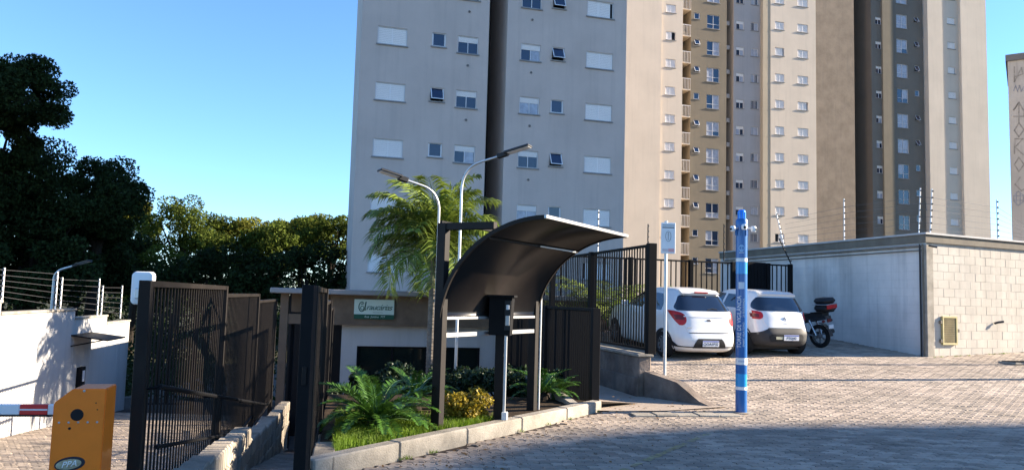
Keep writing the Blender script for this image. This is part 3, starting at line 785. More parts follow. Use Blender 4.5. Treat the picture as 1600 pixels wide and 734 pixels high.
# car park retaining wall + wing + tall black fence
rw = thing('retaining_wall', 'stained concrete retaining wall with sloped end under the car park fence', 'wall')
sang = math.atan2(SFD[1], SFD[0]); sL = 8.2
MB().bbox(0, sL, 0, .22, -2.4, .70, .015).build('wall', RETAIN, rw, (SF0[0]-.02, SF0[1]-.06, 0), sang)
MB().bbox(-.03, sL, -.03, .25, .701, .745, .010).build('coping', KERB, rw, (SF0[0]-.02, SF0[1]-.06, 0), sang)
MB().bbox(.0, sL, .221, .26, -2.4, .36, .01).build('ledge', RETAIN, rw, (SF0[0]-.02, SF0[1]-.06, 0), sang)
e0 = np.array((2.33, 12.93)); e1 = np.array((3.16, 11.78)); eL = np.linalg.norm(e1-e0); ea = math.atan2(e1[1]-e0[1], e1[0]-e0[0])
mb = MB(); prof = [(0, -.5), (eL, -.5), (eL, .06), (eL*.82, .12), (eL*.5, .36), (0, .47)]
mb.prism(prof, -.09, .09, 'y'); mb.build('wing', RETAIN, rw, (e0[0], e0[1], 0), ea)
# small paved corner between the kerb end and the wall
setting(link('forecourt', rawmesh('forecourt', [(1.22, 11.16, .047), (2.2, 11.26, .052), (3.3, 11.74, .078), (2.6, 13.0, .06), (1.7, 16.4, .06), (.55, 14.3, .03)], [(0, 1, 2, 3, 4, 5)], PAVER)))
cf = thing('fence', 'tall black bar fence along the left side of the car park', 'fence')
q0 = np.array(SF0); d_ = np.array(SFD)
for (a, b) in ((.06, 2.9), (2.9, 5.6), (5.6, 7.7)):
    panel(cf, q0+d_*a, q0+d_*b, .80, 2.60, BLACK, .115, .019, .019, (a < 1, True), .13 if a < 1 else .10, .01, .74)
bf = thing('fence', 'black bar fence across the back of the car park behind the cars', 'fence')
b0, b1 = np.array((8.33, 22.68)), np.array((.55, 20.55)); bd_ = (b1-b0)/np.linalg.norm(b1-b0); bLn = np.linalg.norm(b1-b0)
cuts = [.1, .85, 2.0, 3.35, 5.2, bLn-.05]
for i in range(5):
    a, b = cuts[i], cuts[i+1]
    if i == 1: continue
    panel(bf, b0+bd_*a, b0+bd_*b, .92, 2.83, BLACK, .15, .025, .03, (True, True), .11, .02, .4)
ga, gb = b0+bd_*.92, b0+bd_*1.93; gang = math.atan2(-bd_[1], -bd_[0])
gt = thing('gate', 'solid black sheet metal gate in the back fence beside the outbuilding', 'gate', (gb[0], gb[1], 0), gang)
MB().bbox(0, 1.0, -.03, .03, .85, 2.86, .008).build('sheet', BLACK, gt)
for q in range(9): MB().box(.06+.11*q, .075+.11*q, -.045, -.031, .9, 2.8).build('rib', BLACK, gt)
MB().box(.88, .92, -.08, -.046, 1.75, 1.95).build('handle', GALV, gt)
# lower panel beside the kerb end
lp = thing('fence', 'short dark bar fence panel running back from the end of the planter kerb', 'fence')
panel(lp, (1.27, 11.42), (.67, 13.75), -.35, 1.50, BLACK, .10, .02, .04, (True, True), .11, .0, -.5)
panel(lp, (.67, 13.75), (-.15, 16.8), -.9, 1.42, BLACK, .10, .02, .04, (False, True), .10, .0, -1.5)
V = [(.55, 12.6), (1.25, 11.25)]
mb = MB(); a, b = np.array((.35, 13.2)), np.array((.95, 11.05)); L = np.linalg.norm(b-a); an = math.atan2(b[1]-a[1], b[0]-a[0])
mb.prism([(0, -1.2), (L, -.5), (L, .16), (L*.1, .36), (0, .36)], -.06, .06, 'y'); tag(mb.build('low_wall', KERB, None, (a[0], a[1], 0), an), 'low sloping concrete wall between the planter and the dark fence panel', 'wall')

# ================================================================== STREET FURNITURE
# curved smoked shelter
P1 = atZ(684, 677, .1); P3 = atZ(832, 641, .1); dS = (P3-P1)[:2]; LS = float(np.linalg.norm(dS)); sa = math.atan2(dS[1], dS[0])
sh = thing('shelter', 'curved smoked plastic canopy on dark steel posts over the intercom', 'shelter', (P1[0], P1[1], .1), sa)
# local: x along the row of posts, y negative = towards the street
OV = 1.30; ZB, ZT_ = 1.27, 2.36
def arcp(t): # t 0 bottom .. 1 tip
    a = t*R(90)
    return (-(1-math.cos(a))*OV*.93-.07*OV*t, ZB+(ZT_-ZB)*math.sin(a)**1.02)
NA = 22; V = []; Fc = []
for side in (0, 1):
    for i in range(NA+1):
        y, z = arcp(i/NA); y2, z2 = arcp(min(1, i/NA+.01)); y1, z1_ = arcp(max(0, i/NA-.01)); tn = Vector((y2-y1, z2-z1_)).normalized(); nn = Vector((tn.y, -tn.x))*(.004 if side else -.004)
        for x in (-.05, LS*.5, LS+.05): V.append((x, y+nn.x, z+nn.y))
st = 3; N1 = (NA+1)*3
for i in range(NA):
    for j in range(2):
        Fc.append((i*3+j, i*3+j+1, (i+1)*3+j+1, (i+1)*3+j)); Fc.append((N1+i*3+j, N1+(i+1)*3+j, N1+(i+1)*3+j+1, N1+i*3+j+1))
    for j in (0, 2): Fc.append((i*3+j, (i+1)*3+j, N1+(i+1)*3+j, N1+i*3+j))
for i in (0, NA):
    for j in range(2): Fc.append((i*3+j, i*3+j+1, N1+i*3+j+1, N1+i*3+j))
link('canopy', rawmesh('canopy', V, Fc, POLY, True), sh)
for x in (-.05, LS+.05):
    pts = [(x, *arcp(i/NA)) for i in range(NA+1)]
    mb = MB()
    for i in range(NA):
        a, b = Vector(pts[i]), Vector(pts[i+1]); d = (b-a).normalized(); n_ = Vector((0, -d.z, d.y))*.022
        q = [a-n_, a+n_, b+n_, b-n_]; mb.add([p+Vector((-.016, 0, 0)) for p in q]+[p+Vector((.016, 0, 0)) for p in q], [(0, 1, 2, 3), (4, 7, 6, 5), (0, 4, 5, 1), (1, 5, 6, 2), (2, 6, 7, 3), (3, 7, 4, 0)])
    mb.build('arch_rib', STEEL, sh)
y, z = arcp(1)
MB().bbox(-.07, LS+.07, y-.012, y+.018, z-.015, z+.022, .003).build('front_edge', ALU, sh)
y, z = arcp(.62); MB().box(-.04, LS+.04, y-.02, y+.012, z-.03, z-.005).build('purlin', STEEL, sh)
MB().box(LS*.52, LS*.98, y-.03, y-.021, z-.028, z-.010).build('seal_strip', ALU, sh)
MB().bbox(-.03, LS+.03, -.03, .012, ZB-.02, ZB+.012, .003).build('lower_edge', ALU, sh)
MB().bbox(.04, LS-.04, -.025, .025, ZB-.22, ZB-.17, .003).build('cross_rail', ALU, sh)
MB().bbox(-.05, .05, -.04, .07, -.3, 2.33, .004).build('post', STEEL, sh)
MB().bbox(LS-.05, LS+.05, -.04, .07, -.3, ZB+.3, .004).build('post', STEEL, sh)
MB().tube([(LS+.08, -.05, -.1), (LS+.08, -.05, ZB+.4)], .016, 8).build('downpipe', GALV, sh, smooth=True)
MB().bbox(-.04, .04, -.66, -.041, 2.25, 2.33, .004).build('bracket_beam', STEEL, sh)
MB().bbox(-.02, LS*.96, .03, .06, 2.331, 2.36, .003).build('top_rail', BLACK, sh)
# intercom stand
P2 = atZ(779, 661, .1)
ic = thing('intercom_stand', 'black hooded intercom box on a dark post under the curved canopy', 'intercom', (P2[0], P2[1], .0), R(-8))
MB().bbox(-.06, .05, -.06, .06, -.05, 1.22, .005).build('post', STEEL, ic)
MB().bbox(.052, .085, -.075, -.04, .12, 1.18, .004).build('conduit', GALV, ic)
MB().bbox(.045, .115, -.10, -.03, .10, .25, .006).build('junction_box', WHITE, ic)
MB().tube([(.08, -.08, .11), (.09, -.11, .02), (.07, -.12, -.02)], .016, 6).build('cable', RUBBER, ic, smooth=True)
hd = MB(); hd.prism([(-.14, 1.16), (.12, 1.16), (.14, 1.62), (-.14, 1.62)], -.10, .12, 'y')
hd.prism([(-.16, 1.62), (.17, 1.62), (.17, 1.645), (-.16, 1.645)], -.16, .14, 'y'); ho = hd.build('hood', BLACK, ic)
MB().bbox(.05, .13, -.112, -.101, 1.22, 1.58, .003).build('face_plate', RUBBER, ic)
MB().bbox(.065, .115, -.122, -.113, 1.28, 1.40, .003).build('keypad', ALU, ic)
MB().bbox(.07, .11, -.122, -.113, 1.47, 1.53, .006).build('lens', WHITE, ic)

# blue surveillance pole
PB = atZ(1158, 645, .03); PR = .083; PH = 3.02
bp_ = thing('surveillance_pole', 'blue surveillance pole with white bands and cameras on the paved street', 'surveillance pole', (PB[0], PB[1], zr(PB[1])-.01))
def pz(py): return atY(1158, py, PB[1])[2]-(zr(PB[1])-.01)
cuts = [(645, 603, BLUE1), (603, 583, BLUE2), (583, 569, BLUE1), (569, 560, WHITE), (560, 425, BLUE1), (425, 405, BLUE2), (405, 355, BLUE1)]
MB().lathe([(PR, 0), (PR, pz(608))], 28).build('shaft', BLUE1, bp_, smooth=True)
for (ya, yb, m_, nm) in ((608.3, 603.3, WHITE, 'band'), (603, 583.3, BLUE2, 'shaft'), (583, 569.3, BLUE1, 'shaft'), (569, 558.3, WHITE, 'band'), (558, 428.3, BLUE1, 'shaft'), (428, 409.3, BLUE2, 'shaft'), (409, 403.3, WHITE, 'band'), (403, 353, BLUE1, 'shaft')):
    MB().lathe([(PR, pz(ya)), (PR, pz(yb))], 28).build(nm, m_, bp_, smooth=True)
MB().lathe([(PR+.006, pz(353)), (PR+.006, pz(345)), (PR-.01, pz(342)), (0, pz(342))], 24).build('collar', BLUE1, bp_, smooth=True)
MB().lathe([(.055, pz(342)), (.055, pz(330)), (.04, pz(328)), (0, pz(328))], 16).build('beacon', BLUE3, bp_, smooth=True)
for q in range(8): a = q*math.pi/4; MB().box(-.008, .008, -.062, -.05, pz(342), pz(331), RZ(a)).build('beacon_rib', BLUE2, bp_)
for q in range(10): a = q*2*math.pi/10; MB().box(-.014, .014, -PR-.012, -PR-.002, pz(368), pz(354), RZ(a)).build('collar_fin', BLUE1, bp_)
for (ax_, dz) in ((R(-150), 0), (R(-40), 0), (R(-95), .02)):
    zc = pz(357)+dz; M_ = RZ(ax_)
    MB().tube([(PR-.01, 0, zc), (PR+.05, 0, zc), (PR+.075, 0, zc-.01)], .014, 8, M_).build('camera_bracket', WHITE, bp_, smooth=True)
    MB().lathe([(0, -.045), (.03, -.04), (.042, -.01), (.042, .02), (.03, .04), (0, .045)], 14, M_ @ T(PR+.10, 0, zc-.015)).build('camera_dome', WHITE, bp_, smooth=True)
    MB().lathe([(0, .012), (.016, .010), (.020, 0)], 12, M_ @ T(PR+.139, 0, zc-.02) @ RY(R(90))).build('camera_lens', DARK, bp_, smooth=True)
def wrap(me, base_ang, z0):     # lay flat lettering (x up the pole, y round it) on the shaft
    for v_ in me.vertices:
        a = base_ang+(v_.co.y)/PR*-1*-1; r_2 = PR+.0012+v_.co.z
        up = v_.co.x; v_.co = (r_2*math.cos(a), r_2*math.sin(a), z0+up)
    return me
def fit(me, length):
    xs_ = [v_.co.x for v_ in me.vertices]; mn, mx_ = min(xs_), max(xs_); f = length/(mx_-mn)
    for v_ in me.vertices: v_.co.x = (v_.co.x-mn)*f
    return me
# letters read upwards: text x -> up, text y -> towards the left as seen from the street
facing = math.atan2(-PB[1], -PB[0])
def upright(body, size, a_off, pya, pyb, m_=WHITE):
    me = fit(textmesh(body, size, m_, 0, 'LEFT', .0012), pz(pyb)-pz(pya))
    for v_ in me.vertices: v_.co.y = -v_.co.y
    me.flip_normals(); bm = bmesh.new(); bm.from_mesh(me); bmesh.ops.triangulate(bm, faces=bm.faces)
    for _ in range(4):
        le = [e for e in bm.edges if abs(e.verts[0].co.y-e.verts[1].co.y) > .012]
        if le: bmesh.ops.subdivide_edges(bm, edges=le, cuts=1); bmesh.ops.triangulate(bm, faces=bm.faces)
    bm.to_mesh(me); bm.free()
    return wrap(me, facing+a_off, pz(pya))
link('lettering', upright('TORRE DE VIGILÂNCIA', .095, R(-22), 543, 462), bp_)
link('small_lettering', upright('SMART VILA TORO', .034, R(22), 541, 503), bp_)
link('small_lettering', upright('24 SEGURANÇA', .034, R(22), 495, 466), bp_)
def decal(py, wdt, hgt, m_, a_off=0):
    mb = MB(); n_ = 6
    V = []
    for i in range(n_+1):
        a = facing+a_off+(i/n_-.5)*wdt/PR
        for dz in (-hgt/2, hgt/2): V.append(((PR+.0012)*math.cos(a), (PR+.0012)*math.sin(a), pz(py)+dz))
    mb.add(V, [(2*i, 2*i+2, 2*i+3, 2*i+1) for i in range(n_)]); return mb
decal(446, .085, .10, PLATE).build('sticker', PLATE, bp_)
# round emblem
mb = MB(); V = [((PR+.0013)*math.cos(facing), (PR+.0013)*math.sin(facing), pz(388))]
for i in range(24):
    t = 2*math.pi*i/24; a = facing+.042*math.cos(t)/PR; V.append(((PR+.0013)*math.cos(a), (PR+.0013)*math.sin(a), pz(388)+.05*math.sin(t)))
mb.add(V, [(0, 1+i, 1+(i+1) % 24) for i in range(24)]).build('emblem', mat('emblem pale blue', (.30, .48, .68), .4, .4), bp_)
for dz in (-.02, 0, .02):
    decal(388, .06, .007, BLUE1).build('emblem_stripe', BLUE1, bp_).location = (.0004*math.cos(facing), .0004*math.sin(facing), dz)
decal(395, .07, .010, PLATE).build('emblem_caption', PLATE, bp_)
decal(563.5, .09, .028, mat('band print', (.45, .5, .6), .5)).build('band_print', MATS['band print'], bp_)
MB().lathe([(PR+.09, -.02), (PR+.09, .012), (PR+.002, .014)], 20).build('footing', KERB, bp_)

# white notice sign on a pole
SPp = atY(1037, 576, 13.05); szb = .45
ns = thing('notice_sign', 'white notice board with red strip on a thin galvanised pole by the car park', 'sign', (SPp[0]-.02, 12.88, szb-.02))
MB().tube([(0, 0, -.1), (0, 0, 2.55)], .028, 10).build('pole', GALV, ns, smooth=True)
so_ = MB().bbox(-.09, .15, -.045, -.030, 2.0, 2.52, .004).build('board', WHITE, ns)
for (z0, z1_, x0, x1, m_) in ((2.47, 2.478, -.07, .13, INK), (2.43, 2.445, -.07, .13, INK)): MB().box(x0, x1, -.047, -.0455, z0, z1_).build('print_line', TRIM, ns)
PINK = mat('faded red print', (.75, .38, .36), .6); MB().box(.03, .13, -.047, -.0455, 2.03, 2.085).build('red_strip', PINK, ns)
FAINT = mat('faded print', (.62, .55, .54), .6); MB().box(-.07, .025, -.047, -.0455, 2.035, 2.08).build('print_block', FAINT, ns)
pts = [(.03+.045*math.cos(R(a)), -.0465, 2.29+.085*math.sin(R(a))) for a in range(0, 361, 24)]
MB().tube(pts, .003, 4).build('print_oval', TRIM, ns)
for q in range(4): MB().box(.02, .04, -.047, -.0455, 2.24+.032*q, 2.253+.032*q).build('print_mark', TRIM, ns)

# orange barrier and boom
OB = atY(138, 602, 4.9); OBz = OB[2]
ob = thing('boom_barrier', 'orange barrier cabinet with oval badge and white and red boom, bottom left', 'barrier', (OB[0], OB[1], 0), R(15))
hw = .142
mb = MB(); prof = [(-hw, -.5), (hw, -.5), (hw, OBz-.0), (-hw+.10, OBz-.0), (-hw, OBz-.085)]
mb.prism(prof, -.17, .10, 'y'); me = mb.build('cabinet', ORANGE, ob)
bm = bmesh.new(); bm.from_mesh(me.data); bmesh.ops.bevel(bm, geom=bm.edges[:], offset=.006, segments=2, affect='EDGES'); bm.to_mesh(me.data); bm.free()
MB().lathe([(0, .004), (.033, .004), (.036, 0)], 24, T(-.01, -.17, OBz-.155) @ RX(R(90))).build('round_hole', DARK, ob)
MB().lathe([(0, .003), (.008, .003), (.008, 0)], 10, T(-.045, -.17, OBz-.235) @ RX(R(90))).build('key_hole', DARK, ob)
for q in range(5): MB().lathe([(0, .003), (.006, .002), (.007, 0)], 8, T(-.105+.052*q, -.17, OBz-.20) @ RX(R(90))).build('rivet', ALU, ob)
for (x, z) in ((.09, -.085), (.10, -.125)): MB().lathe([(0, .002), (.004, .002), (.004, 0)], 8, T(x, -.17, OBz+z) @ RX(R(90))).build('screw_hole', DARK, ob)
MB().lathe([(0, .006), (.007, .005), (.008, 0)], 10, T(.02, -.17, OBz-.012) @ RX(R(90))).build('lock_screw', ALU, ob)
BADGE = mat('badge silver green', (.50, .50, .36), .35, .5, metal=.3, var=.4, vscale=30, col2=(.30, .16, .06), c2scale=22, c2amt=.4)
mbd = MB(); V = [(0, -.005, 0)]+[(.082*math.cos(2*math.pi*i/28), -.004, .040*math.sin(2*math.pi*i/28)) for i in range(28)]+[(.084*math.cos(2*math.pi*i/28), 0, .042*math.sin(2*math.pi*i/28)) for i in range(28)]
mbd.add(V, [(0, 1+i, 1+(i+1) % 28) for i in range(28)]+[(1+i, 29+i, 29+(i+1) % 28, 1+(i+1) % 28) for i in range(28)])
bo = mbd.build('badge', INK, ob, (-.03, -.171, OBz-.445)); bo.rotation_euler = (0, R(-8), 0)
V = [(0, -.009, 0)]+[(.070*math.cos(2*math.pi*i/28)-.004, -.008, .030*math.sin(2*math.pi*i/28)) for i in range(28)]
MB().add(V, [(0, 1+i, 1+(i+1) % 28) for i in range(28)]).build('badge_face', BADGE, bo)
link('badge_lettering', textmesh('PPA', .05, WHITE, .4, 'CENTER', .001), bo, (-.004, -.0095, 0), rot=(R(90), 0, 0))
# boom: white pole with red bands, runs left from behind the cabinet
bmz = atY(60, 634, 5.15)[2]
ba = MB().bbox(-3.3, -.05, .165, .195, bmz-.03, bmz+.03, .004).build('arm', WHITE, ob); ba.rotation_euler = (0, 0, R(-5))
x = -.10; k = 0
while x > -3.2:
    x2 = x-(.185 if k == 0 else .165); k += 1
    MB().bbox(x2+.0005, x-.0005, .16, .20, bmz-.032, bmz+.032, .004).build('red_band' if k % 2 == 0 else 'white_band', RED if k % 2 == 0 else WHITE, ba)
    if k % 2 == 0: MB().box(x2, x, .1585, .1598, bmz-.004, bmz+.006).build('reflective_strip', WHITE, ba)
    x = x2
MB().box(-3.2, -.1, .162, .198, bmz-.044, bmz-.033).build('rubber_edge', RUBBER, ba)

# convex mirror, seen from behind, above the fence post
MP = atY(223, 450, 6.6)
mr = thing('traffic_mirror', 'white rounded back of a traffic mirror above the left fence post', 'mirror', (MP[0], MP[1], MP[2]), R(-8))
def rrect(hw_, hh_, rad, n_=6):
    P = []
    for (cx_, cy_, a0) in ((hw_-rad, hh_-rad, 0), (-hw_+rad, hh_-rad, 90), (-hw_+rad, -hh_+rad, 180), (hw_-rad, -hh_+rad, 270)):
        P += [(cx_+rad*math.cos(R(a0+90*i/n_)), cy_+rad*math.sin(R(a0+90*i/n_))) for i in range(n_+1)]
    return P
mb = MB(); A_, B_, C_ = rrect(.095, .135, .035), rrect(.102, .142, .04), rrect(.070, .110, .03); n_ = len(A_)
V = [(p[0], -.028, p[1]) for p in C_]+[(p[0], -.018, p[1]) for p in A_]+[(p[0], .0, p[1]) for p in B_]+[(p[0], .02, p[1]) for p in B_]
mb.add(V, [tuple(range(n_)), tuple(range(3*n_, 4*n_))]+[(k*n_+i, k*n_+(i+1) % n_, (k+1)*n_+(i+1) % n_, (k+1)*n_+i) for k in range(3) for i in range(n_)]).build('shell', WHITE, mr, smooth=True)
MB().tube([(0, -.02, -.05), (.05, -.06, -.16), (.09, -.06, -.5), (.09, -.06, -1.9)], .018, 8).build('bracket', BLACK, mr, smooth=True)
MB().bbox(-.04, .04, -.05, -.027, -.09, .0, .006).build('clamp', GALV, mr)

# solar street lamps
def lamp(label, base, ptop, bend, tip, r0=.038):
    o = thing('street_lamp', label, 'street lamp', tuple(base), 0, 'slim galvanised lamps by the palm')
    b = Vector(base); P = [Vector(p)-b for p in (ptop, bend, tip)]
    d1 = (P[0]-Vector((0, 0, 0))); pts = [(0, 0, -.3), (P[0].x*.5, P[0].y*.5, P[0].z*.5)]
    for i in range(9):
        t = i/8; q = P[0]*(1-t)**2+P[1]*2*t*(1-t)+(P[1]+(P[2]-P[1])*.28)*t*t; pts.append(q)
    pts.append(P[1]+(P[2]-P[1])*.62)
    MB().tube(pts, [r0]*2+[r0*.85]*9+[r0*.7], 10).build('pole', GALV, o, smooth=True)
    d = (P[2]-P[1]).normalized(); s = P[1]+(P[2]-P[1])*.55; ln = ((P[2]-s)).length
    az = math.atan2(d.y, d.x); el = math.asin(d.z); M_ = Matrix.Translation(s) @ RZ(az) @ RY(-el)
    MB().bbox(-.03, ln*.28, -.05, .05, -.04, .04, .01, M_).build('lamp_bracket', RUBBER, o)
    MB().bbox(ln*.2, ln, -.11, .11, .0, .035, .008, M_).build('lamp_head', TRIM, o)
    MB().bbox(ln*.3, ln*.97, -.09, .09, -.008, -.001, .002, M_).build('lamp_glass', PLATE, o)
    MB().bbox(ln*.22, ln*.98, -.10, .10, .0355, .043, .002, M_).build('solar_panel', GLASS, o)
    return o
Ya = 12.2; lamp('galvanised lamp arching up to the left in front of the palm', (atY(681, 500, Ya)[0], Ya, -.2), atY(686, 325, Ya), atY(684, 298, Ya-.05), atY(592, 267, Ya-.5), .022)
Yb = 14.2; lamp('galvanised lamp arching up to the right in front of the dark tower recess', (atY(711, 600, Yb)[0], Yb, -.5), atY(721, 300, Yb), atY(722, 262, Yb), atY(829, 229, Yb-.5), .028)
YL = 24.; lamp('small galvanised lamp behind the white boundary wall', (atY(79, 480, YL)[0], YL, -2.4), atY(84, 440, YL), atY(84, 424, YL), atY(141, 408, YL-.3), .045)

# driveway intercom, canopy on the boundary wall
wi = 2; a, b = np.array(WPTS[2]), np.array(WPTS[3]); wa = math.atan2(b[1]-a[1], b[0]-a[0])
def onW(px, py): return onpl(px, py, (a[0], a[1]), wa-math.pi, 0) if 0 else onpl(px, py, (a[0], a[1]), wa)
a, b = np.array(WPTS[1]), np.array(WPTS[2]); wa = math.atan2(b[1]-a[1], b[0]-a[0])
u0, zc = onW(111, 525); u1, zc2 = onW(140, 533)
cn = thing('wall_canopy', 'small dark sloped canopy fixed on the white boundary wall', 'canopy', (a[0], a[1], 0), wa)
ul = u1-u0
mb = MB(); mb.add([(u0, 0, zc), (u0+ul*1.1, 0, zc), (u0+ul*1.1, -.75, zc-.10), (u0, -.75, zc-.10), (u0, 0, zc+.03), (u0+ul*1.1, 0, zc+.03), (u0+ul*1.1, -.75, zc-.07), (u0, -.75, zc-.07)], [(0, 1, 2, 3), (4, 5, 6, 7), (0, 1, 5, 4), (1, 2, 6, 5), (2, 3, 7, 6), (3, 0, 4, 7)])
mb.build('sheet', STEEL, cn)
for u in (u0+.02, u0+ul*1.07): MB().tube([(u, 0, zc-.22), (u, -.6, zc-.09)], .015, 6).build('strut', BLACK, cn)
u, z = onW(122, 592)
wi_ = thing('wall_intercom', 'black intercom panel on the white boundary wall under the small canopy', 'intercom', (a[0], a[1], 0), wa)
MB().bbox(u-.16, u+.16, -.10, 0, z-.28, z+.28, .01).build('housing', BLACK, wi_)
MB().bbox(u-.06, u+.08, -.112, -.101, z-.05, z+.2, .004).build('screen', PLATE, wi_)
MB().bbox(u-.06, u+.08, -.112, -.101, z-.2, z-.1, .004).build('keypad', TRIM, wi_)
# driveway gate at the wall's far end
G0 = np.array(WPTS[4]); 
dg = thing('driveway_gate', 'narrow dark gate frame closing the far end of the driveway', 'gate')
panel(dg, (G0[0]+.25, G0[1]+.1), (G0[0]+1.7, G0[1]+.4), -1.6, atY(207, 490, 21.6)[2], BLACK, .13, .03, .03, (True, True), .12, .05, -1.9)

# ---- electric fences
INS = mat('insulator', (.05, .05, .055), .5, .4); WIRE = mat('fence wire', (.12, .12, .13), .5, .4, metal=.5)
def rod(label, cat, base, h_, tilt=(0, 0), n_=6, group=None, m_=None, ins_n=None):
    o = thing('electric_fence_post', label, 'fence post', tuple(base), 0, group)
    top = Vector((tilt[0]*h_, tilt[1]*h_, h_))
    MB().tube([(0, 0, -.05), top], .016, 6).build('rod', m_ or GALV, o)
    for k in range(n_):
        p = top*((k+.6)/n_)
        MB().lathe([(0, -.018), (.020, -.014), (.012, 0), (.024, .014), (0, .018)], 8, T(p.x, p.y-.03, p.z) @ RX(R(90))).build('insulator', INS, o)
    return o
gl_ = 'electric fence posts on the left wall'
names = ['first electric fence post on the white wall, at the left edge of the picture', 'electric fence post on the white wall beside the small lamp', 'electric fence post just right of the small lamp', 'fourth electric fence post from the left on the white wall',
         'fifth electric fence post from the left on the white wall', 'last electric fence post at the far end of the white wall']
lps = []
for k, (px, yb_, yt, seg, f) in enumerate(((3, 468, 418, 0, 13.3), (86, 482, 424, 1, 16.2), (94, 482, 433, 1, 16.6), (152, 490, 435, 2, 18.7), (158, 490, 446, 2, 19.0), (188, 494, 446, 3, 20.3))):
    b_ = atY(px, yb_, f); t_ = atY(px, yt, f); rod(names[k], 'fence post', b_, t_[2]-b_[2], (.0, 0), 6, gl_, WHITE); lps.append((b_, t_[2]-b_[2]))
wv = MB()
for k in range(6):
    pts = [(p[0][0], p[0][1]-.04, p[0][2]+p[1]*((k+.6)/6)) for p in lps]
    pts.insert(0, (pts[0][0]+.4, pts[0][1]-3, pts[0][2]+.1))
    wv.tube(pts, .004, 4)
tag(wv.build('electric_wires', WIRE), 'thin electric fence wires strung over the white boundary wall', 'wires')
gr_ = 'electric fence posts on the outbuilding roof'
rps = []
for k, (px, yt, s, onl, lab, tl) in enumerate(((1252, 333, 5.6, 1, 'leaning electric fence post at the back of the outbuilding roof', (-.25, 0)), (1334, 311, 2.9, 1, 'upright electric fence post midway along the shaded outbuilding wall', (0, 0)),
        (1441, 294, .25, 1, 'left one of the two electric fence posts at the outbuilding corner', (.05, 0)), (1453, 295, .12, 0, 'right one of the two electric fence posts at the outbuilding corner', (.06, 0)), (1555, 312, 2.7, 0, 'electric fence post against the sky over the sunlit block wall', (.0, 0)),
        (1597, 350, 4.0, 0, 'electric fence post on the outbuilding at the right picture edge', (0, 0)))):
    p = BC+(l_ if onl else r_)*s; p = p+np.array((.12, .16)); zb_ = BZ1+.235
    h_ = atY(px, yt, p[1])[2]-zb_
    # slide along the wall so that the post stands under its measured place
    rod(lab, 'fence post', (p[0], p[1], zb_), max(.5, h_), tl, 7, gr_, WHITE if k < 4 else GALV); rps.append((p[0], p[1], zb_, max(.5, h_)))
wv = MB()
for k in range(6):
    t_ = (k+.6)/7
    wv.tube([(p[0], p[1]-.03, p[2]+p[3]*t_) for p in rps], .0035, 4)
tag(wv.build('electric_wires', WIRE), 'thin electric fence wires strung over the outbuilding roof', 'wires')
for (px, yb_, yt, Y, lab, tl) in ((1012, 400, 350, 20.3, 'dark electric fence post above the car park fence', (0, 0)), (934, 390, 328, 19., 'electric fence post rising behind the shelter tip', (0, 0)), (1131, 405, 350, 22.4, 'electric fence post above the back fence left of the blue pole', (0, 0)),
                            (1237, 412, 372, 22.6, 'leaning electric fence post on the back fence end by the outbuilding', (-.5, 0))):
    b_ = atY(px, yb_, Y); t_ = atY(px, yt, Y); rod(lab, 'fence post', b_, t_[2]-b_[2], tl, 6, 'electric fence posts round the car park', BLACK if Y > 20 else WHITE)

# ================================================================== VEHICLES
def interp(tab, z):
    zs = [r[0] for r in tab]
    if z <= zs[0]: return tab[0][1:]
    if z >= zs[-1]: return tab[-1][1:]
    for i in range(len(zs)-1):
        if zs[i] <= z <= zs[i+1]:
            t = (z-zs[i])/(zs[i+1]-zs[i]); 
            def cr(k):
                p1, p2 = tab[i][k], tab[i+1][k]
                m1 = (tab[i+1][k]-tab[max(i-1, 0)][k])/(zs[i+1]-zs[max(i-1, 0)]) if i > 0 else (p2-p1)/(zs[i+1]-zs[i])
                m2 = (tab[min(i+2, len(tab)-1)][k]-tab[i][k])/(zs[min(i+2, len(zs)-1)]-zs[i]) if i+2 < len(tab) else (p2-p1)/(zs[i+1]-zs[i])
                h = zs[i+1]-zs[i]
                sl = (p2-p1)/h
                if sl == 0: m1 = m2 = 0
                else:
                    m1 = max(0, min(3, m1/sl))*sl; m2 = max(0, min(3, m2/sl))*sl
                return p1*(2*t**3-3*t*t+1)+h*m1*(t**3-2*t*t+t)+p2*(-2*t**3+3*t*t)+h*m2*(t**3-t*t)
            return tuple(cr(k) for k in range(1, len(tab[0])))
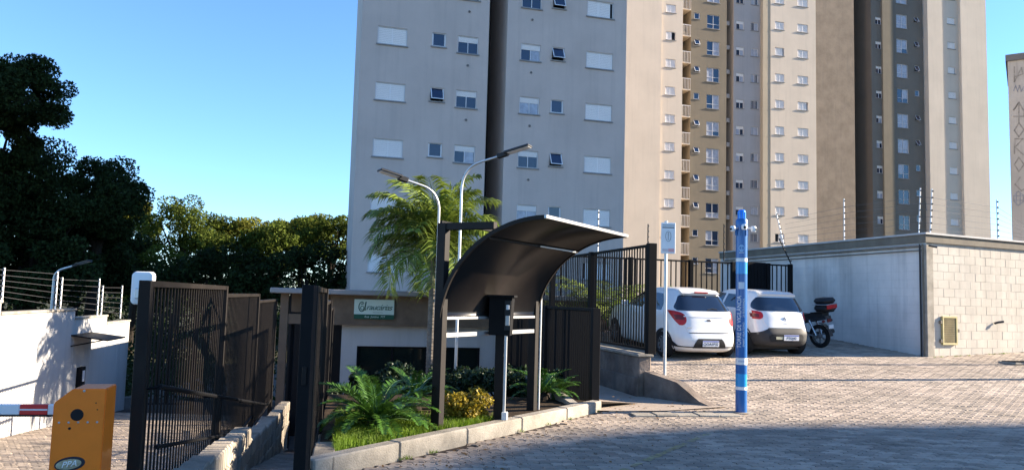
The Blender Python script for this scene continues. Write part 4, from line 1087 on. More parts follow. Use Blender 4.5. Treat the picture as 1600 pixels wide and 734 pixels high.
class CarShape:
    def __init__(s, tab, n=4.6): s.tab = tab; s.n = n
    def par(s, z): return interp(s.tab, z)
    def rear(s, x, z, off=0.):
        yr, yf, hw = s.par(z); hl = (yf-yr)/2; t = min(1, abs(x)/hw)
        return (yr+yf)/2-hl*max(0, 1-t**s.n)**(1/s.n)*1.0
    def corner(s, z, dy=.30):
        yr, yf, hw = s.par(z); q = 1-dy/((yf-yr)/2); return hw*(1-q**s.n)**(1/s.n)
    def side(s, y, z):
        yr, yf, hw = s.par(z); hl = (yf-yr)/2; t = min(1, abs(y-(yr+yf)/2)/hl)
        return hw*max(0, 1-t**s.n)**(1/s.n)
    def body(s, nz=40, nt=88):
        z0, z1 = s.tab[0][0], s.tab[-1][0]; V = []
        zs = sorted(set([z0+(z1-z0)*i/nz for i in range(nz+1)]))
        for z in zs:
            yr, yf, hw = s.par(z); ym, hl = (yr+yf)/2, (yf-yr)/2
            for k in range(nt):
                a = 2*math.pi*k/nt; c, d = math.cos(a), math.sin(a)
                V.append((hw*math.copysign(abs(c)**(2/s.n), c), ym+hl*math.copysign(abs(d)**(2/s.n), d), z))
        Fc = [(i*nt+k, i*nt+(k+1) % nt, (i+1)*nt+(k+1) % nt, (i+1)*nt+k) for i in range(len(zs)-1) for k in range(nt)]
        m_ = len(zs)-1; Fc += [tuple(m_*nt+k for k in range(nt)), tuple(range(nt))[::-1]]
        return V, Fc
    def rpatch(s, rows, nu=14, off=.006, th=.0):
        """rows: (z, xl, xr) from bottom to top, laid on the rear face; closed rim back to the body"""
        V = []; m_ = len(rows)
        for (z, xl, xr) in rows:
            for i in range(nu+1):
                x = xl+(xr-xl)*i/nu; e = .004; y = s.rear(x, z)
                dx = (s.rear(x+e, z)-s.rear(x-e, z))/(2*e); dz = (s.rear(x, z+e)-s.rear(x, z-e))/(2*e)
                n_ = Vector((dx, -1, dz)).normalized(); V.append(Vector((x, y, z))+n_*off)
        W = nu+1; Fc = [(j*W+i, j*W+i+1, (j+1)*W+i+1, (j+1)*W+i) for j in range(m_-1) for i in range(nu)]
        rim = list(range(W))+[j*W+nu for j in range(1, m_)]+[(m_-1)*W+i for i in range(nu-1, -1, -1)]+[j*W for j in range(m_-2, 0, -1)]
        b = len(V); V += [V[i]+Vector((0, off+.012, 0)) for i in rim]; k = len(rim)
        Fc += [(rim[i], b+i, b+(i+1) % k, rim[(i+1) % k]) for i in range(k)]
        return V, Fc
    def spatch(s, rows, sgn, nu=12, off=.005):
        V = []; m_ = len(rows)
        for (z, ya, yb) in rows:
            for i in range(nu+1):
                y = ya+(yb-ya)*i/nu; V.append(Vector((sgn*(s.side(y, z)+off), y, z)))
        W = nu+1; Fc = [(j*W+i, j*W+i+1, (j+1)*W+i+1, (j+1)*W+i) for j in range(m_-1) for i in range(nu)]
        rim = list(range(W))+[j*W+nu for j in range(1, m_)]+[(m_-1)*W+i for i in range(nu-1, -1, -1)]+[j*W for j in range(m_-2, 0, -1)]
        b = len(V); V += [V[i]-Vector((sgn*(off+.008), 0, 0)) for i in rim]; k = len(rim)
        Fc += [(rim[i], b+i, b+(i+1) % k, rim[(i+1) % k]) for i in range(k)]
        return V, Fc
def lerp_rows(ctrl, n_=10):
    out = []
    for j in range(n_+1):
        z = ctrl[0][0]+(ctrl[-1][0]-ctrl[0][0])*j/n_; out.append((z, *interp(ctrl, z)))
    return out
def addp(name, VF, m_, parent, smooth=True):
    V, Fc = VF; mb = MB(); mb.add(V, Fc); return mb.build(name, m_, parent, smooth=smooth)
def wheel(parent, x, y, r, sgn, wd=.19):
    M_ = RY(R(90)*sgn)
    t = MB().lathe([(r*.66, -wd/2), (r*.93, -wd/2), (r, -wd*.36), (r, wd*.36), (r*.93, wd/2), (r*.66, wd/2)], 32, M_).build('tyre', TYRE, None, smooth=True)
    wo = MB().lathe([(r*.60, wd*.30), (r*.66, wd*.42), (r*.68, wd*.50), (r*.62, wd*.50), (r*.58, wd*.32), (r*.2, wd*.25), (0, wd*.25)], 28, M_).build('wheel', DARK, parent, (x, y, r), smooth=True)
    t.parent = wo; mb = MB()
    for q in range(8):
        mb.prism([(-.035, .05), (.035, .05), (.022, r*.62), (-.022, r*.62)], wd*.34, wd*.46, 'z', M_ @ RZ(q*math.pi/4))
    mb.lathe([(0, wd*.48), (.05, wd*.47), (.06, wd*.36)], 14, M_); mb.lathe([(r*.58, wd*.44), (r*.67, wd*.505), (r*.665, wd*.42)], 28, M_)
    mb.build('rim', RIM, wo)
def plate(parent, sh_, z, x, txt):
    y = sh_.rear(x, z)-.03
    o = MB().bbox(x-.20, x+.20, y-.012, y, z-.065, z+.065, .004).build('number_plate', PLATE, parent)
    MB().box(x-.197, x+.197, y-.0135, y-.0125, z+.038, z+.062).build('plate_band', PBLUE, o)
    link('plate_lettering', textmesh(txt, .085, INK, 0, 'CENTER', .001, 1.0), o, (x, y-.0135, z-.012), rot=(R(90), 0, 0))
def car_base(name, label, loc, rz, pitch, tab, wheels, arch_r, n_=5.2):
    t = thing(name, label, 'car', loc, rz); t.rotation_euler = (pitch, 0, rz)
    s = CarShape(tab, n_); V, Fc = s.body()
    addp('body', (V, Fc), CARW, t)
    MB().bbox(-.62, .62, .35, tab[2][2]-.35, .13, .30, .03).build('underbody', RUBBER, t)
    for (y, r) in wheels:
        for sg in (-1, 1):
            # dark arch: disc on the flank
            V = [Vector((sg*(s.side(y, .35)+.004), y, r))]; k = 28
            for i in range(k+1):
                a = math.pi*(-.12)+math.pi*1.24*i/k; yy, zz = y+arch_r*math.cos(a), r+arch_r*math.sin(a)
                V.append(Vector((sg*(s.side(yy, max(zz, .2))+.005), yy, zz)))
            addp('wheel_arch', (V, [(0, i+1, i+2) for i in range(k)]), RUBBER, t, False)
            wheel(t, sg*(s.tab[4][3]-.105), y, r, sg)
    return t, s

KA_TAB = [(.17, .16, 3.72, .74), (.22, .06, 3.82, .79), (.32, .01, 3.87, .825), (.45, .0, 3.89, .842), (.58, .03, 3.88, .847), (.64, .055, 3.86, .845), (.78, .085, 3.80, .838), (.90, .11, 3.62, .826), (.98, .14, 3.25, .806),
          (1.03, .17, 2.85, .785), (1.15, .275, 2.60, .725), (1.28, .39, 2.30, .658), (1.38, .485, 2.05, .603), (1.445, .54, 1.85, .560), (1.485, .57, 1.72, .520), (1.51, .68, 1.55, .45), (1.525, .90, 1.30, .30)]
FH = R(17)
def yaw_pos(px, py, Y): p = atY(px, py, Y); return p
c1L = np.array((3.60, 16.55)); rv = np.array((math.cos(FH), math.sin(FH)))
c1 = c1L+rv*.78
car1, s1 = car_base('parked_car', 'white hatchback with wide rear window parked beside the black side fence', (c1[0], c1[1], zr(c1[1])-.005), FH, R(3.6), KA_TAB, ((.62, .29), (3.10, .29)), .345)
addp('rear_window', s1.rpatch(lerp_rows([(1.055, -.655, .655), (1.10, -.675, .675), (1.25, -.585, .585), (1.36, -.515, .515), (1.375, -.48, .48)], 12), 22), CARG, car1)
addp('tailgate_seam', s1.rpatch(lerp_rows([(.585, -.48, .48), (.60, -.50, .50)], 2), 10, .002), TRIM, car1)
addp('tailgate', s1.rpatch(lerp_rows([(.605, -.50, .50), (.66, -.53, .53), (.76, -.56, .56), (.90, -.58, .58), (1.035, -.635, .635)], 12), 20, .010), CARW, car1)
addp('crease', s1.rpatch(lerp_rows([(.925, -.57, .57), (.945, -.575, .575)], 3), 14, .019), CARW, car1)
for sg in (-1, 1):
    rows_ = lerp_rows([(.745, .60, .80), (.78, .55, .826), (.86, .52, .8245), (.96, .545, .8085), (1.02, .62, .786), (1.04, .70, .776)], 12)
    addp('tail_lamp', s1.rpatch([(z, sg*a, sg*max(a+.03, min(b, s1.corner(z, .10+.9*(z-.74))))) for z, a, b in rows_], 14, .012), LAMP, car1)
    rows_ = lerp_rows([(.86, .55, .70), (.92, .56, .71), (.96, .58, .71)], 5)
    addp('reverse_lamp', s1.rpatch([(z, sg*a, sg*b) for z, a, b in rows_], 8, .016), LAMPD, car1)
    pass
    addp('bumper_vent', s1.rpatch([(z, sg*a, sg*b) for z, a, b in lerp_rows([(.285, .39, .70), (.303, .39, .742), (.310, .64, .748), (.36, .72, .775), (.43, .772, .786)], 8)], 10, .010), RUBBER, car1)
addp('bumper_insert', s1.rpatch(lerp_rows([(.275, -.40, .40), (.36, -.37, .37), (.44, -.32, .32), (.475, -.28, .28)], 7), 12, .011), RUBBER, car1)
addp('bumper_plinth', s1.rpatch(lerp_rows([(.445, -.25, .25), (.46, -.25, .25)], 2), 6, .013), TRIM, car1)
plate(car1, s1, .375, 0, 'QOA1P32')
MB().lathe([(0, .008), (.045, .007), (.052, 0)], 20, T(0, s1.rear(0, .86)-.011, .86) @ RX(R(97)) @ Matrix.Diagonal((1.15, .55, 1, 1))).build('oval_badge', RIM, car1, smooth=True)
MB().box(-.52, -.40, s1.rear(.46, .70)-.016, s1.rear(.46, .70)-.004, .69, .712).build('model_badge', ALU, car1)
MB().tube([(0.02, s1.rear(0, 1.09)-.02, 1.085), (.14, s1.rear(.14, 1.11)-.022, 1.11), (.27, s1.rear(.27, 1.10)-.02, 1.095)], .008, 6).build('wiper', RUBBER, car1)
MB().bbox(-.17, .17, .425, .475, 1.435, 1.462, .006).build('brake_lamp', LAMP, car1)
mb = MB(); mb.prism([(.475, 1.40), (.455, 1.428), (.60, 1.488), (.72, 1.495), (.62, 1.42)], -.47, .47, 'x'); sp_ = mb.build('spoiler', CARW, car1, smooth=True)
for sg in (-1, 1):
    addp('side_window', s1.spatch(lerp_rows([(1.02, .80, 1.62), (1.15, .82, 1.60), (1.30, .92, 1.58), (1.38, 1.02, 1.57)], 8), sg, 10), CARG, car1)
    addp('side_window', s1.spatch(lerp_rows([(1.02, 1.70, 2.60), (1.15, 1.69, 2.42), (1.30, 1.67, 2.12), (1.38, 1.66, 1.92)], 8), sg, 10), CARG, car1)
    MB().bbox(min(sg*.80, sg*.98), max(sg*.80, sg*.98), 2.42, 2.50, 1.0, 1.12, .02).build('mirror', CARW, car1)
    for yy in (1.02, 1.9): MB().bbox(min(sg*.83, sg*.868), max(sg*.83, sg*.868), yy, yy+.18, .86, .89, .008).build('door_handle', CARW, car1)
addp('windscreen', ([Vector((x, (s1.par(z)[1])+.004-.25*(abs(x)/s1.par(z)[2])**4.6*.4, z)) for z in (1.06, 1.15, 1.28, 1.40) for x in (-.62, -.3, 0, .3, .62)], [(j*5+i, j*5+i+1, (j+1)*5+i+1, (j+1)*5+i) for j in range(3) for i in range(4)]), CARG, car1)

KW_TAB = [(.24, .14, 3.52, .69), (.28, .05, 3.62, .74), (.38, .0, 3.67, .775), (.52, .0, 3.68, .79), (.66, .045, 3.66, .792), (.80, .09, 3.58, .786), (.92, .12, 3.42, .772), (1.0, .15, 3.05, .752), (1.06, .19, 2.66, .728),
          (1.16, .26, 2.42, .690), (1.28, .35, 2.16, .640), (1.37, .42, 1.95, .600), (1.425, .47, 1.78, .565), (1.46, .56, 1.60, .50), (1.475, .80, 1.35, .36)]
c2R = np.array((7.02, 17.85)); c2 = c2R-rv*.74
car2, s2 = car_base('parked_car', 'white small crossover with dark grey lower bumper parked between hatchback and motorcycle', (c2[0], c2[1], zr(c2[1])+.0), FH, R(3.6), KW_TAB, ((.60, .30), (2.98, .30)), .355)
addp('rear_window', s2.rpatch(lerp_rows([(1.03, -.60, .60), (1.07, -.665, .665), (1.18, -.635, .635), (1.30, -.55, .55), (1.33, -.50, .50)], 12), 22), CARG, car2)
addp('tailgate', s2.rpatch(lerp_rows([(.665, -.42, .42), (.72, -.50, .50), (.82, -.54, .54), (.95, -.56, .56), (1.01, -.60, .60)], 12), 20, .010), CARW, car2)
addp('lower_bumper', s2.rpatch(lerp_rows([(.25, -.70, .70), (.30, -.755, .755), (.42, -.783, .783), (.50, -.770, .770), (.56, -.62, .62), (.63, -.47, .47), (.655, -.44, .44)], 16), 24, .012), TRIM, car2)
addp('bumper_recess', s2.rpatch(lerp_rows([(.36, -.42, .42), (.46, -.45, .45), (.52, -.40, .40)], 6), 12, .020), RUBBER, car2)
for sg in (-1, 1):
    rows_ = lerp_rows([(.84, .60, .775), (.87, .55, .776), (.94, .53, .766), (1.0, .56, .748), (1.02, .62, .735)], 10)
    addp('tail_lamp', s2.rpatch([(z, sg*a, sg*max(a+.03, min(b, s2.corner(z, .22)))) for z, a, b in rows_], 14, .014), LAMP, car2)
    addp('reverse_lamp', s2.rpatch([(z, sg*a, sg*b) for z, a, b in lerp_rows([(.88, .60, .70), (.96, .60, .70)], 3)], 6, .017), LAMPD, car2)
    pass
    addp('sill_cladding', s2.spatch(lerp_rows([(.25, .35, 3.1), (.40, .30, 3.2)], 4), sg, 14, .008), TRIM, car2)
    addp('side_window', s2.spatch(lerp_rows([(1.04, .75, 1.52), (1.15, .78, 1.5), (1.28, .9, 1.48), (1.35, 1.0, 1.47)], 8), sg, 10), CARG, car2)
    addp('side_window', s2.spatch(lerp_rows([(1.04, 1.6, 2.42), (1.15, 1.59, 2.26), (1.28, 1.57, 2.0), (1.35, 1.56, 1.85)], 8), sg, 10), CARG, car2)
    MB().bbox(min(sg*.74, sg*.93), max(sg*.74, sg*.93), 2.25, 2.33, 1.02, 1.13, .02).build('mirror', TRIM, car2)
plate(car2, s2, .45, .10, 'PTI2J42')
MB().box(-.30, -.12, s2.rear(.2, .45)-.036, s2.rear(.2, .45)-.022, .41, .47).build('reflector', mat('pale reflector', (.45, .43, .30), .5), car2)
mb = MB(); y_ = s2.rear(0, .86)-.012
for (a, b) in (((-.03, 0), (0, .05)), ((0, .05), (.03, 0)), ((.03, 0), (0, -.05)), ((0, -.05), (-.03, 0))): mb.tube([(a[0], y_, .86+a[1]), (b[0], y_-.004, .86+b[1])], .008, 6)
mb.build('diamond_badge', ALU, car2)
MB().box(-.05, .05, s2.rear(0, .76)-.014, s2.rear(0, .76)-.006, .755, .768).build('model_badge', ALU, car2)
mb = MB(); mb.prism([(.40, 1.365), (.39, 1.405), (.58, 1.455), (.72, 1.46), (.60, 1.40)], -.48, .48, 'x'); mb.build('spoiler', CARW, car2, smooth=True)
addp('windscreen', ([Vector((x, (s2.par(z)[1])+.004, z)) for z in (1.08, 1.16, 1.28, 1.37) for x in (-.5, -.25, 0, .25, .5)], [(j*5+i, j*5+i+1, (j+1)*5+i+1, (j+1)*5+i) for j in range(3) for i in range(4)]), CARG, car2)

# ---- motorcycle
MPx = np.array((7.92, 19.66)); my = R(32)
mo = thing('motorcycle', 'black motorcycle with red and black top box by the outbuilding wall', 'motorcycle', (MPx[0], MPx[1], zr(MPx[1])), my)
mo.rotation_euler = (0, R(-7), my)
MBK = mat('black enamel', (.012, .013, .018), .25, .5, coat=.4); CHR = mat('chrome', (.55, .55, .56), .2, .6, metal=.9)
def mwheel(y):
    M_ = RY(R(90)); wo = MB().lathe([(.20, -.04), (.27, -.05), (.295, -.02), (.295, .02), (.27, .05), (.20, .04)], 30, M_).build('wheel', TYRE, mo, (0, y, .295), smooth=True)
    mb = MB().lathe([(.195, -.035), (.215, -.035), (.215, .035), (.195, .035)], 30, M_).lathe([(.0, -.06), (.05, -.05), (.05, .05), (0, .06)], 14, M_)
    for q in range(6): mb.box(-.012, .012, -.012, .012, .04, .20, RX(q*math.pi/3))
    mb.build('rim', RIM, wo)
mwheel(0); mwheel(1.30)
MB().tube([(-.10, 0, .295), (-.10, .45, .36)], .022, 8).tube([(.10, 0, .295), (.10, .45, .36)], .022, 8).build('swing_arm', RIM, mo, smooth=True)
for sg in (-1, 1): MB().tube([(sg*.12, .02, .32), (sg*.13, .18, .70)], .028, 10).build('shock_absorber', CHR, mo, smooth=True)
MB().bbox(-.13, .13, .45, .82, .28, .58, .04).build('engine', RIM, mo)
MB().tube([(0, 1.15, .92), (0, .95, .72), (0, .75, .70), (0, .2, .74)], .03, 8).build('frame', BLACK, mo, smooth=True)
bm = bmesh.new(); bmesh.ops.create_icosphere(bm, subdivisions=3, radius=1)
for v_ in bm.verts: v_.co = (v_.co.x*.15, .82+v_.co.y*.27, .86+v_.co.z*.13)
me = bpy.data.meshes.new('fuel_tank'); bm.to_mesh(me); bm.free(); me.materials.append(MBK); me.polygons.foreach_set('use_smooth', [True]*len(me.polygons)); link('fuel_tank', me, mo)
mb = MB(); prof = [(-.22, .80), (.20, .76), (.56, .78), (.60, .86), (.30, .84), (.10, .90), (-.22, .90)]; mb.prism(prof, -.13, .13, 'x'); mb.build('seat', RUBBER, mo)
mb = MB(); mb.prism([(-.30, .74), (.40, .60), (.42, .75), (-.28, .82)], -.11, .11, 'x'); mb.build('side_panel', MBK, mo)
mb = MB()
pts = [(0, .0+.34*math.cos(R(a)), .295+.34*math.sin(R(a))) for a in range(70, 190, 12)]
for p, q in zip(pts, pts[1:]): mb.add([(-.07, p[1], p[2]), (.07, p[1], p[2]), (.07, q[1], q[2]), (-.07, q[1], q[2]), (-.06, p[1]*.96, p[2]), (.06, p[1]*.96, p[2]), (.06, q[1]*.96, q[2]), (-.06, q[1]*.96, q[2])], [(0, 1, 2, 3), (4, 7, 6, 5), (0, 3, 7, 4), (1, 5, 6, 2)])
mb.build('mudguard', MBK, mo)
MB().bbox(-.07, .07, -.33, -.28, .66, .75, .015).build('tail_lamp', LAMPD, mo)
MB().bbox(-.09, .09, -.36, -.345, .50, .60, .004).build('number_plate', PLATE, mo)
for sg in (-1, 1): MB().bbox(min(sg*.10, sg*.20), max(sg*.10, sg*.20), -.28, -.22, .66, .72, .02).build('indicator', LAMPD if sg < 0 else RUBBER, mo)
MB().tube([(.15, .5, .30), (.17, .1, .34), (.17, -.28, .42)], [.025, .05, .055], 12).build('exhaust', TRIM, mo, smooth=True)
tb = MB(); tb.bbox(-.22, .22, -.42, -.02, .93, 1.10, .06); to = tb.build('top_box', RUBBER, mo, smooth=True)
MB().bbox(-.225, .225, -.425, -.015, 1.12, 1.27, .07).build('top_box_lid', RUBBER, to, smooth=True)
MB().bbox(-.20, .20, -.435, -.405, 1.0, 1.11, .02).build('top_box_reflector', LAMP, to, smooth=True)
MB().bbox(-.226, .226, -.428, -.012, 1.102, 1.119, .006).build('top_box_trim', ALU, to)
MB().tube([(-.16, .1, .90), (-.16, -.35, .92), (.16, -.35, .92), (.16, .1, .90)], .012, 6).build('rack', BLACK, mo)
for sg in (-1, 1): MB().tube([(sg*.09, 1.30, .295), (sg*.09, 1.10, .95)], .025, 8).build('fork', CHR, mo, smooth=True)
MB().tube([(-.36, .92, 1.06), (-.22, 1.02, 1.04), (0, 1.08, 1.0), (.22, 1.02, 1.04), (.36, .92, 1.06)], .014, 8).build('handlebar', RUBBER, mo, smooth=True)
for sg in (-1, 1):
    MB().tube([(sg*.25, 1.02, 1.05), (sg*.32, 1.0, 1.22)], .007, 6).build('mirror_stalk', RUBBER, mo)
    MB().lathe([(0, -.008), (.055, -.006), (.058, 0), (.05, .006), (0, .006)], 16, T(sg*.33, 1.0, 1.27) @ RX(R(80))).build('mirror', RUBBER, mo, smooth=True)
MB().bbox(-.10, .10, 1.14, 1.26, .85, 1.03, .04).build('headlamp', MBK, mo, smooth=True)
MB().tube([(-.1, .55, .30), (-.28, .50, .02)], .013, 6).build('side_stand', BLACK, mo)

# ================================================================== PLANTS
def leaf_cloud(rng, centers, radii, per, size, flat=.5, aspect=.55):
    """loose leaf faces gathered in clumps; returns (n,4,3)"""
    out = []
    for c, r in zip(centers, radii):
        n_ = max(4, int(per*(r/np.mean(radii))**2))
        d = rng.normal(size=(n_, 3)); d /= np.linalg.norm(d, axis=1)[:, None]; p = c+d*(r*rng.uniform(.45, 1.05, n_)**.6)[:, None]*np.array((1, 1, .75))
        a = rng.normal(size=(n_, 3)); a /= np.linalg.norm(a, axis=1)[:, None]
        nn = rng.normal(size=(n_, 3))*.8+d*.7+np.array((0, 0, flat)); nn -= (nn*a).sum(1)[:, None]*a; nn /= np.linalg.norm(nn, axis=1)[:, None]
        b = np.cross(nn, a); s = size*rng.uniform(.6, 1.3, n_)[:, None]
        out.append(np.stack([p-a*s*.5, p+b*s*aspect*.5, p+a*s*.5, p-b*s*aspect*.5], 1))
    return np.concatenate(out)
def crown_centers(rng, rx, ry, rz, n_, shell=.55):
    d = rng.normal(size=(n_, 3)); d /= np.linalg.norm(d, axis=1)[:, None]; q = rng.uniform(shell, 1., n_)[:, None]
    c = d*q*np.array((rx, ry, rz)); c[:, 2] = np.where(c[:, 2] < -.5*rz, c[:, 2]*.6, c[:, 2]); return c
def tree(label, base, top, crown, mt, seed, nclump=46, per=190, size=.22, clr=.28, group='trees of the wood beyond the driveway', lean=0.):
    """base (x,y,z), top = crown centre z, crown = radii"""
    rng = np.random.default_rng(seed); o = thing('tree', label, 'tree', tuple(base), 0, group)
    zc = top-base[2]; cs = crown_centers(rng, *crown, nclump)+np.array((0, 0, zc)); rad = rng.uniform(.7, 1.25, nclump)*clr*np.mean(crown)
    link('crown', quads('crown', leaf_cloud(rng, cs, rad, per, size), mt), o)
    mb = MB(); r0 = .022*(zc+crown[2]); jx, jy = rng.normal(0, .15, 2)
    mb.tube([(lean, 0, -.4), (jx*.5+lean, jy*.5, zc*.4), (jx+lean*.8, jy, zc*.8), (jx, jy, zc*1.02)], [r0*1.25, r0, r0*.75, r0*.4], 9)
    for k in range(9):
        t = cs[rng.integers(nclump)]*np.array((.85, .85, 1)); h0 = zc*(rng.uniform(.45, .8) if lean == 0 else rng.uniform(.93, 1.0))
        mb.tube([(jx*.8, jy*.8, h0), ((t[0]+jx)*.45, (t[1]+jy)*.45, (h0+t[2])*.52), tuple(t)], [r0*.45, r0*.3, r0*.1], 6)
    mb.build('trunk', BARK, o, smooth=True); return o
def T_at(px, py, Y): return atY(px, py, Y)
GZ_ = -3.1
TL = [  # px, py of crown centre, depth, radii, material, label
 (18, 150, 27, (2.0, 1.7, 1.55), 0, 'dark tree crown highest at the left edge against the sky', .15),
 (-12, 228, 28.5, (1.7, 1.6, 1.2), 0, 'dark tree crown at the left edge just under the highest crown', .15),
 (60, 300, 31, (3.3, 2.8, 2.1), 0, 'broad dark tree filling the left under the highest crown', .18),
 (-30, 330, 30, (3.0, 2.6, 2.6), 0, 'dark tree cut by the left picture edge', .18),
 (145, 325, 33, (2.0, 2.2, 2.2), 0, 'dark tree whose rounded top drops towards the lighter trees', .18),
 (212, 362, 57, (2.2, 2.2, 2.4), 2, 'light yellow green tree beside the dark rounded one', .20),
 (280, 362, 56, (3.0, 2.6, 2.3), 1, 'olive green tree with lit rounded top above the mirror', .20),
 (345, 392, 56, (2.9, 2.6, 2.2), 1, 'lower tree in the dip of the tree line', .22),
 (385, 372, 59, (2.7, 2.5, 1.5), 2, 'yellowish tree lit behind the dip of the tree line', .22),
 (430, 392, 56, (2.9, 2.5, 2.0), 1, 'dark tree above the third fence panel', .22),
 (470, 368, 60, (2.6, 2.5, 1.6), 2, 'yellow green tree left of the near tower', .22),
 (520, 374, 58, (2.9, 2.6, 2.1), 1, 'tree touching the left edge of the near tower', .22),
 (120, 410, 36, (3.4, 2.4, 2.0), 0, 'dark bushy tree low behind the small lamp', .2),
 (330, 440, 38, (3.2, 2.4, 1.6), 0, 'dark bushy tree low behind the first fence panel', .2),
 (480, 440, 38, (3.2, 2.4, 1.7), 0, 'dark bushy tree low between the ramp fences', .2),
 (230, 430, 42, (3.0, 2.4, 1.6), 1, 'low olive tree behind the traffic mirror', .2),
 (30, 420, 30, (3.0, 2.2, 1.8), 0, 'low dark tree behind the first electric fence post', .18)]
for k, (px, py, Y, cr, mi, lab, sz) in enumerate(TL):
    p = T_at(px, py, Y); tree(lab, (p[0], Y, GZ_), p[2], cr, LEAF[mi], 100+k, 64 if k < 5 else 46, 420 if k < 5 or k in (12, 16) else 230, sz*(.8 if k < 5 else 1), lean=-7 if k == 0 else 0.)
# the wood behind: one mass
rng = np.random.default_rng(55); cs = []; 
for i in range(420):
    x = rng.uniform(-62, -6); y = rng.uniform(66, 90); h = rng.uniform(-3, 3.2+1.2*math.sin(x*.35))
    x *= 1.25
    cs.append((x, y, h))
cs = np.array(cs); o = link('far_wood', quads('far_wood', leaf_cloud(rng, cs, rng.uniform(1.0, 1.9, len(cs)), 90, .42), LEAF[0])); setting(o, 'stuff')
tag(o, 'dark far wood closing the gaps between the trees', 'wood')
# undergrowth below the trees
cs = []
for i in range(260):
    x = rng.uniform(-34, -5); y = rng.uniform(27, 42); 
    if x > -13 and y > 30: continue
    cs.append((x, y, rng.uniform(-3, -.6)))
o = link('undergrowth', quads('undergrowth', leaf_cloud(rng, np.array(cs), rng.uniform(.7, 1.3, len(cs)), 110, .22), LEAF[0])); setting(o, 'stuff'); tag(o, 'dark undergrowth at the foot of the wood', 'undergrowth')

# ---- palm by the gatehouse: pinnate fronds
def frond(mb_arr, rng, org, az, el, L, droop, nl=34, lw=.035, ll=.42, twist=0., vshape=.35, hang=.4):
    """leaflets as tapered quads along an arching rachis; returns rachis points"""
    pts = []; p = Vector(org); e = el
    for i in range(13):
        pts.append(p.copy()); p = p+Vector((math.cos(az)*math.cos(e), math.sin(az)*math.cos(e), math.sin(e)))*(L/12); e -= droop/12*(.4+1.4*i/12)
    for i in range(nl):
        t = .12+.88*(i+.5)/nl; f = t*12; k = min(11, int(f)); q = pts[k].lerp(pts[k+1], f-k); d = (pts[k+1]-pts[k]).normalized()
        sd = d.cross(Vector((0, 0, 1))); sd = sd.normalized() if sd.length > .05 else Vector((1, 0, 0)); up = sd.cross(d)
        ln = ll*(math.sin(math.pi*min(1, (.12+.88*t)))**.6*.9+.15)*rng.uniform(.85, 1.15)
        for s in (-1, 1):
            dr = (sd*s*1.0+d*.75+up*vshape*rng.uniform(.4, 1.4)+Vector(rng.normal(0, .10, 3))).normalized()
            mid = q+dr*ln*.5; tip = q+dr*ln+Vector((0, 0, -hang*ln*rng.uniform(.5, 1.3))); wv_ = dr.cross(up).normalized()*lw*.5 if dr.cross(up).length > .01 else d*lw*.5
            wv_ = d*lw*.5
            mb_arr.append((q, mid+wv_, tip, mid-wv_))
    return pts
def frond_plant(name, label, cat, base, specs, rng, m_, trunk=None, group=None, lw=.035, ll=.42, nl=34, vshape=.35, hang=.4, rr=.014):
    o = thing(name, label, cat, tuple(base), 0, group)
    for (org, az, el, L, dr) in specs:
        A = []; pts = frond(A, rng, org, az, el, L, dr, nl, lw, ll*L/1.6 if L < 1.6 else ll, 0, vshape, hang)
        fo = link('frond', quads('frond', np.array([[tuple(v) for v in q] for q in A]), m_), o)
        MB().tube(pts, [rr*(1-.8*i/12) for i in range(13)], 5).build('rachis', m_, fo, smooth=True)
    if trunk: trunk(o)
    return o
rng = np.random.default_rng(21)
YP = 18.3; pb = atY(672, 580, YP); pc = atY(672, 402, YP); hz = pc[2]+1.9
def ptrunk(o):
    mb = MB(); prof = []; H_ = pc[2]+1.9; k = 0; z = -.2
    while z < H_: prof += [(.115-.012*z/H_, z), (.103-.012*z/H_, z+.075), (.115-.012*z/H_, z+.082)]; z += .085
    mb.lathe(prof, 14); mb.build('trunk', PTRUNK, o, smooth=False)
    MB().lathe([(.09, H_-.1), (.11, H_+.1), (.07, H_+.5), (.02, H_+.75)], 12).build('crownshaft', PALMG, o, smooth=True)
specs = []
H_ = pc[2]+1.9
for k in range(38):
    az = k*2.399+rng.normal(0, .15); q = k/38; el = 1.35-1.25*q+rng.normal(0, .08); L = 1.7+.5*rng.random()
    specs.append(((0, 0, H_+.35-.35*q), az, el, L, 1.25+1.0*q))
frond_plant('palm_tree', 'feathery palm with drooping fronds in front of the near tower', 'palm tree', (pb[0], YP, -1.9), specs, rng, PALMG, ptrunk, None, .050, .66, 60, .25, .42, .02)
# areca palms behind the car park fence
for k, (px, Y, h, lab) in enumerate(((895, 20.8, 1.5, 'bushy palm behind the tall black fence beside the shelter tip'), (958, 20.2, 1.7, 'taller bushy palm behind the tall black fence left of the hatchback'), (1045, 22.6, 1.3, 'small bushy palm behind the back fence by the notice sign'))):
    p = atY(px, 440, Y); specs = [((rng.normal(0, .08), rng.normal(0, .08), 0), i*2.399, 1.25-.5*rng.random(), h*rng.uniform(1.1, 1.5), 1.3) for i in range(12)]
    frond_plant('areca_palm', lab, 'palm', (p[0], Y, .85), specs, rng, PALMG, None, 'bushy palms behind the fences', .04, .5, 26, .3, .4, .014)
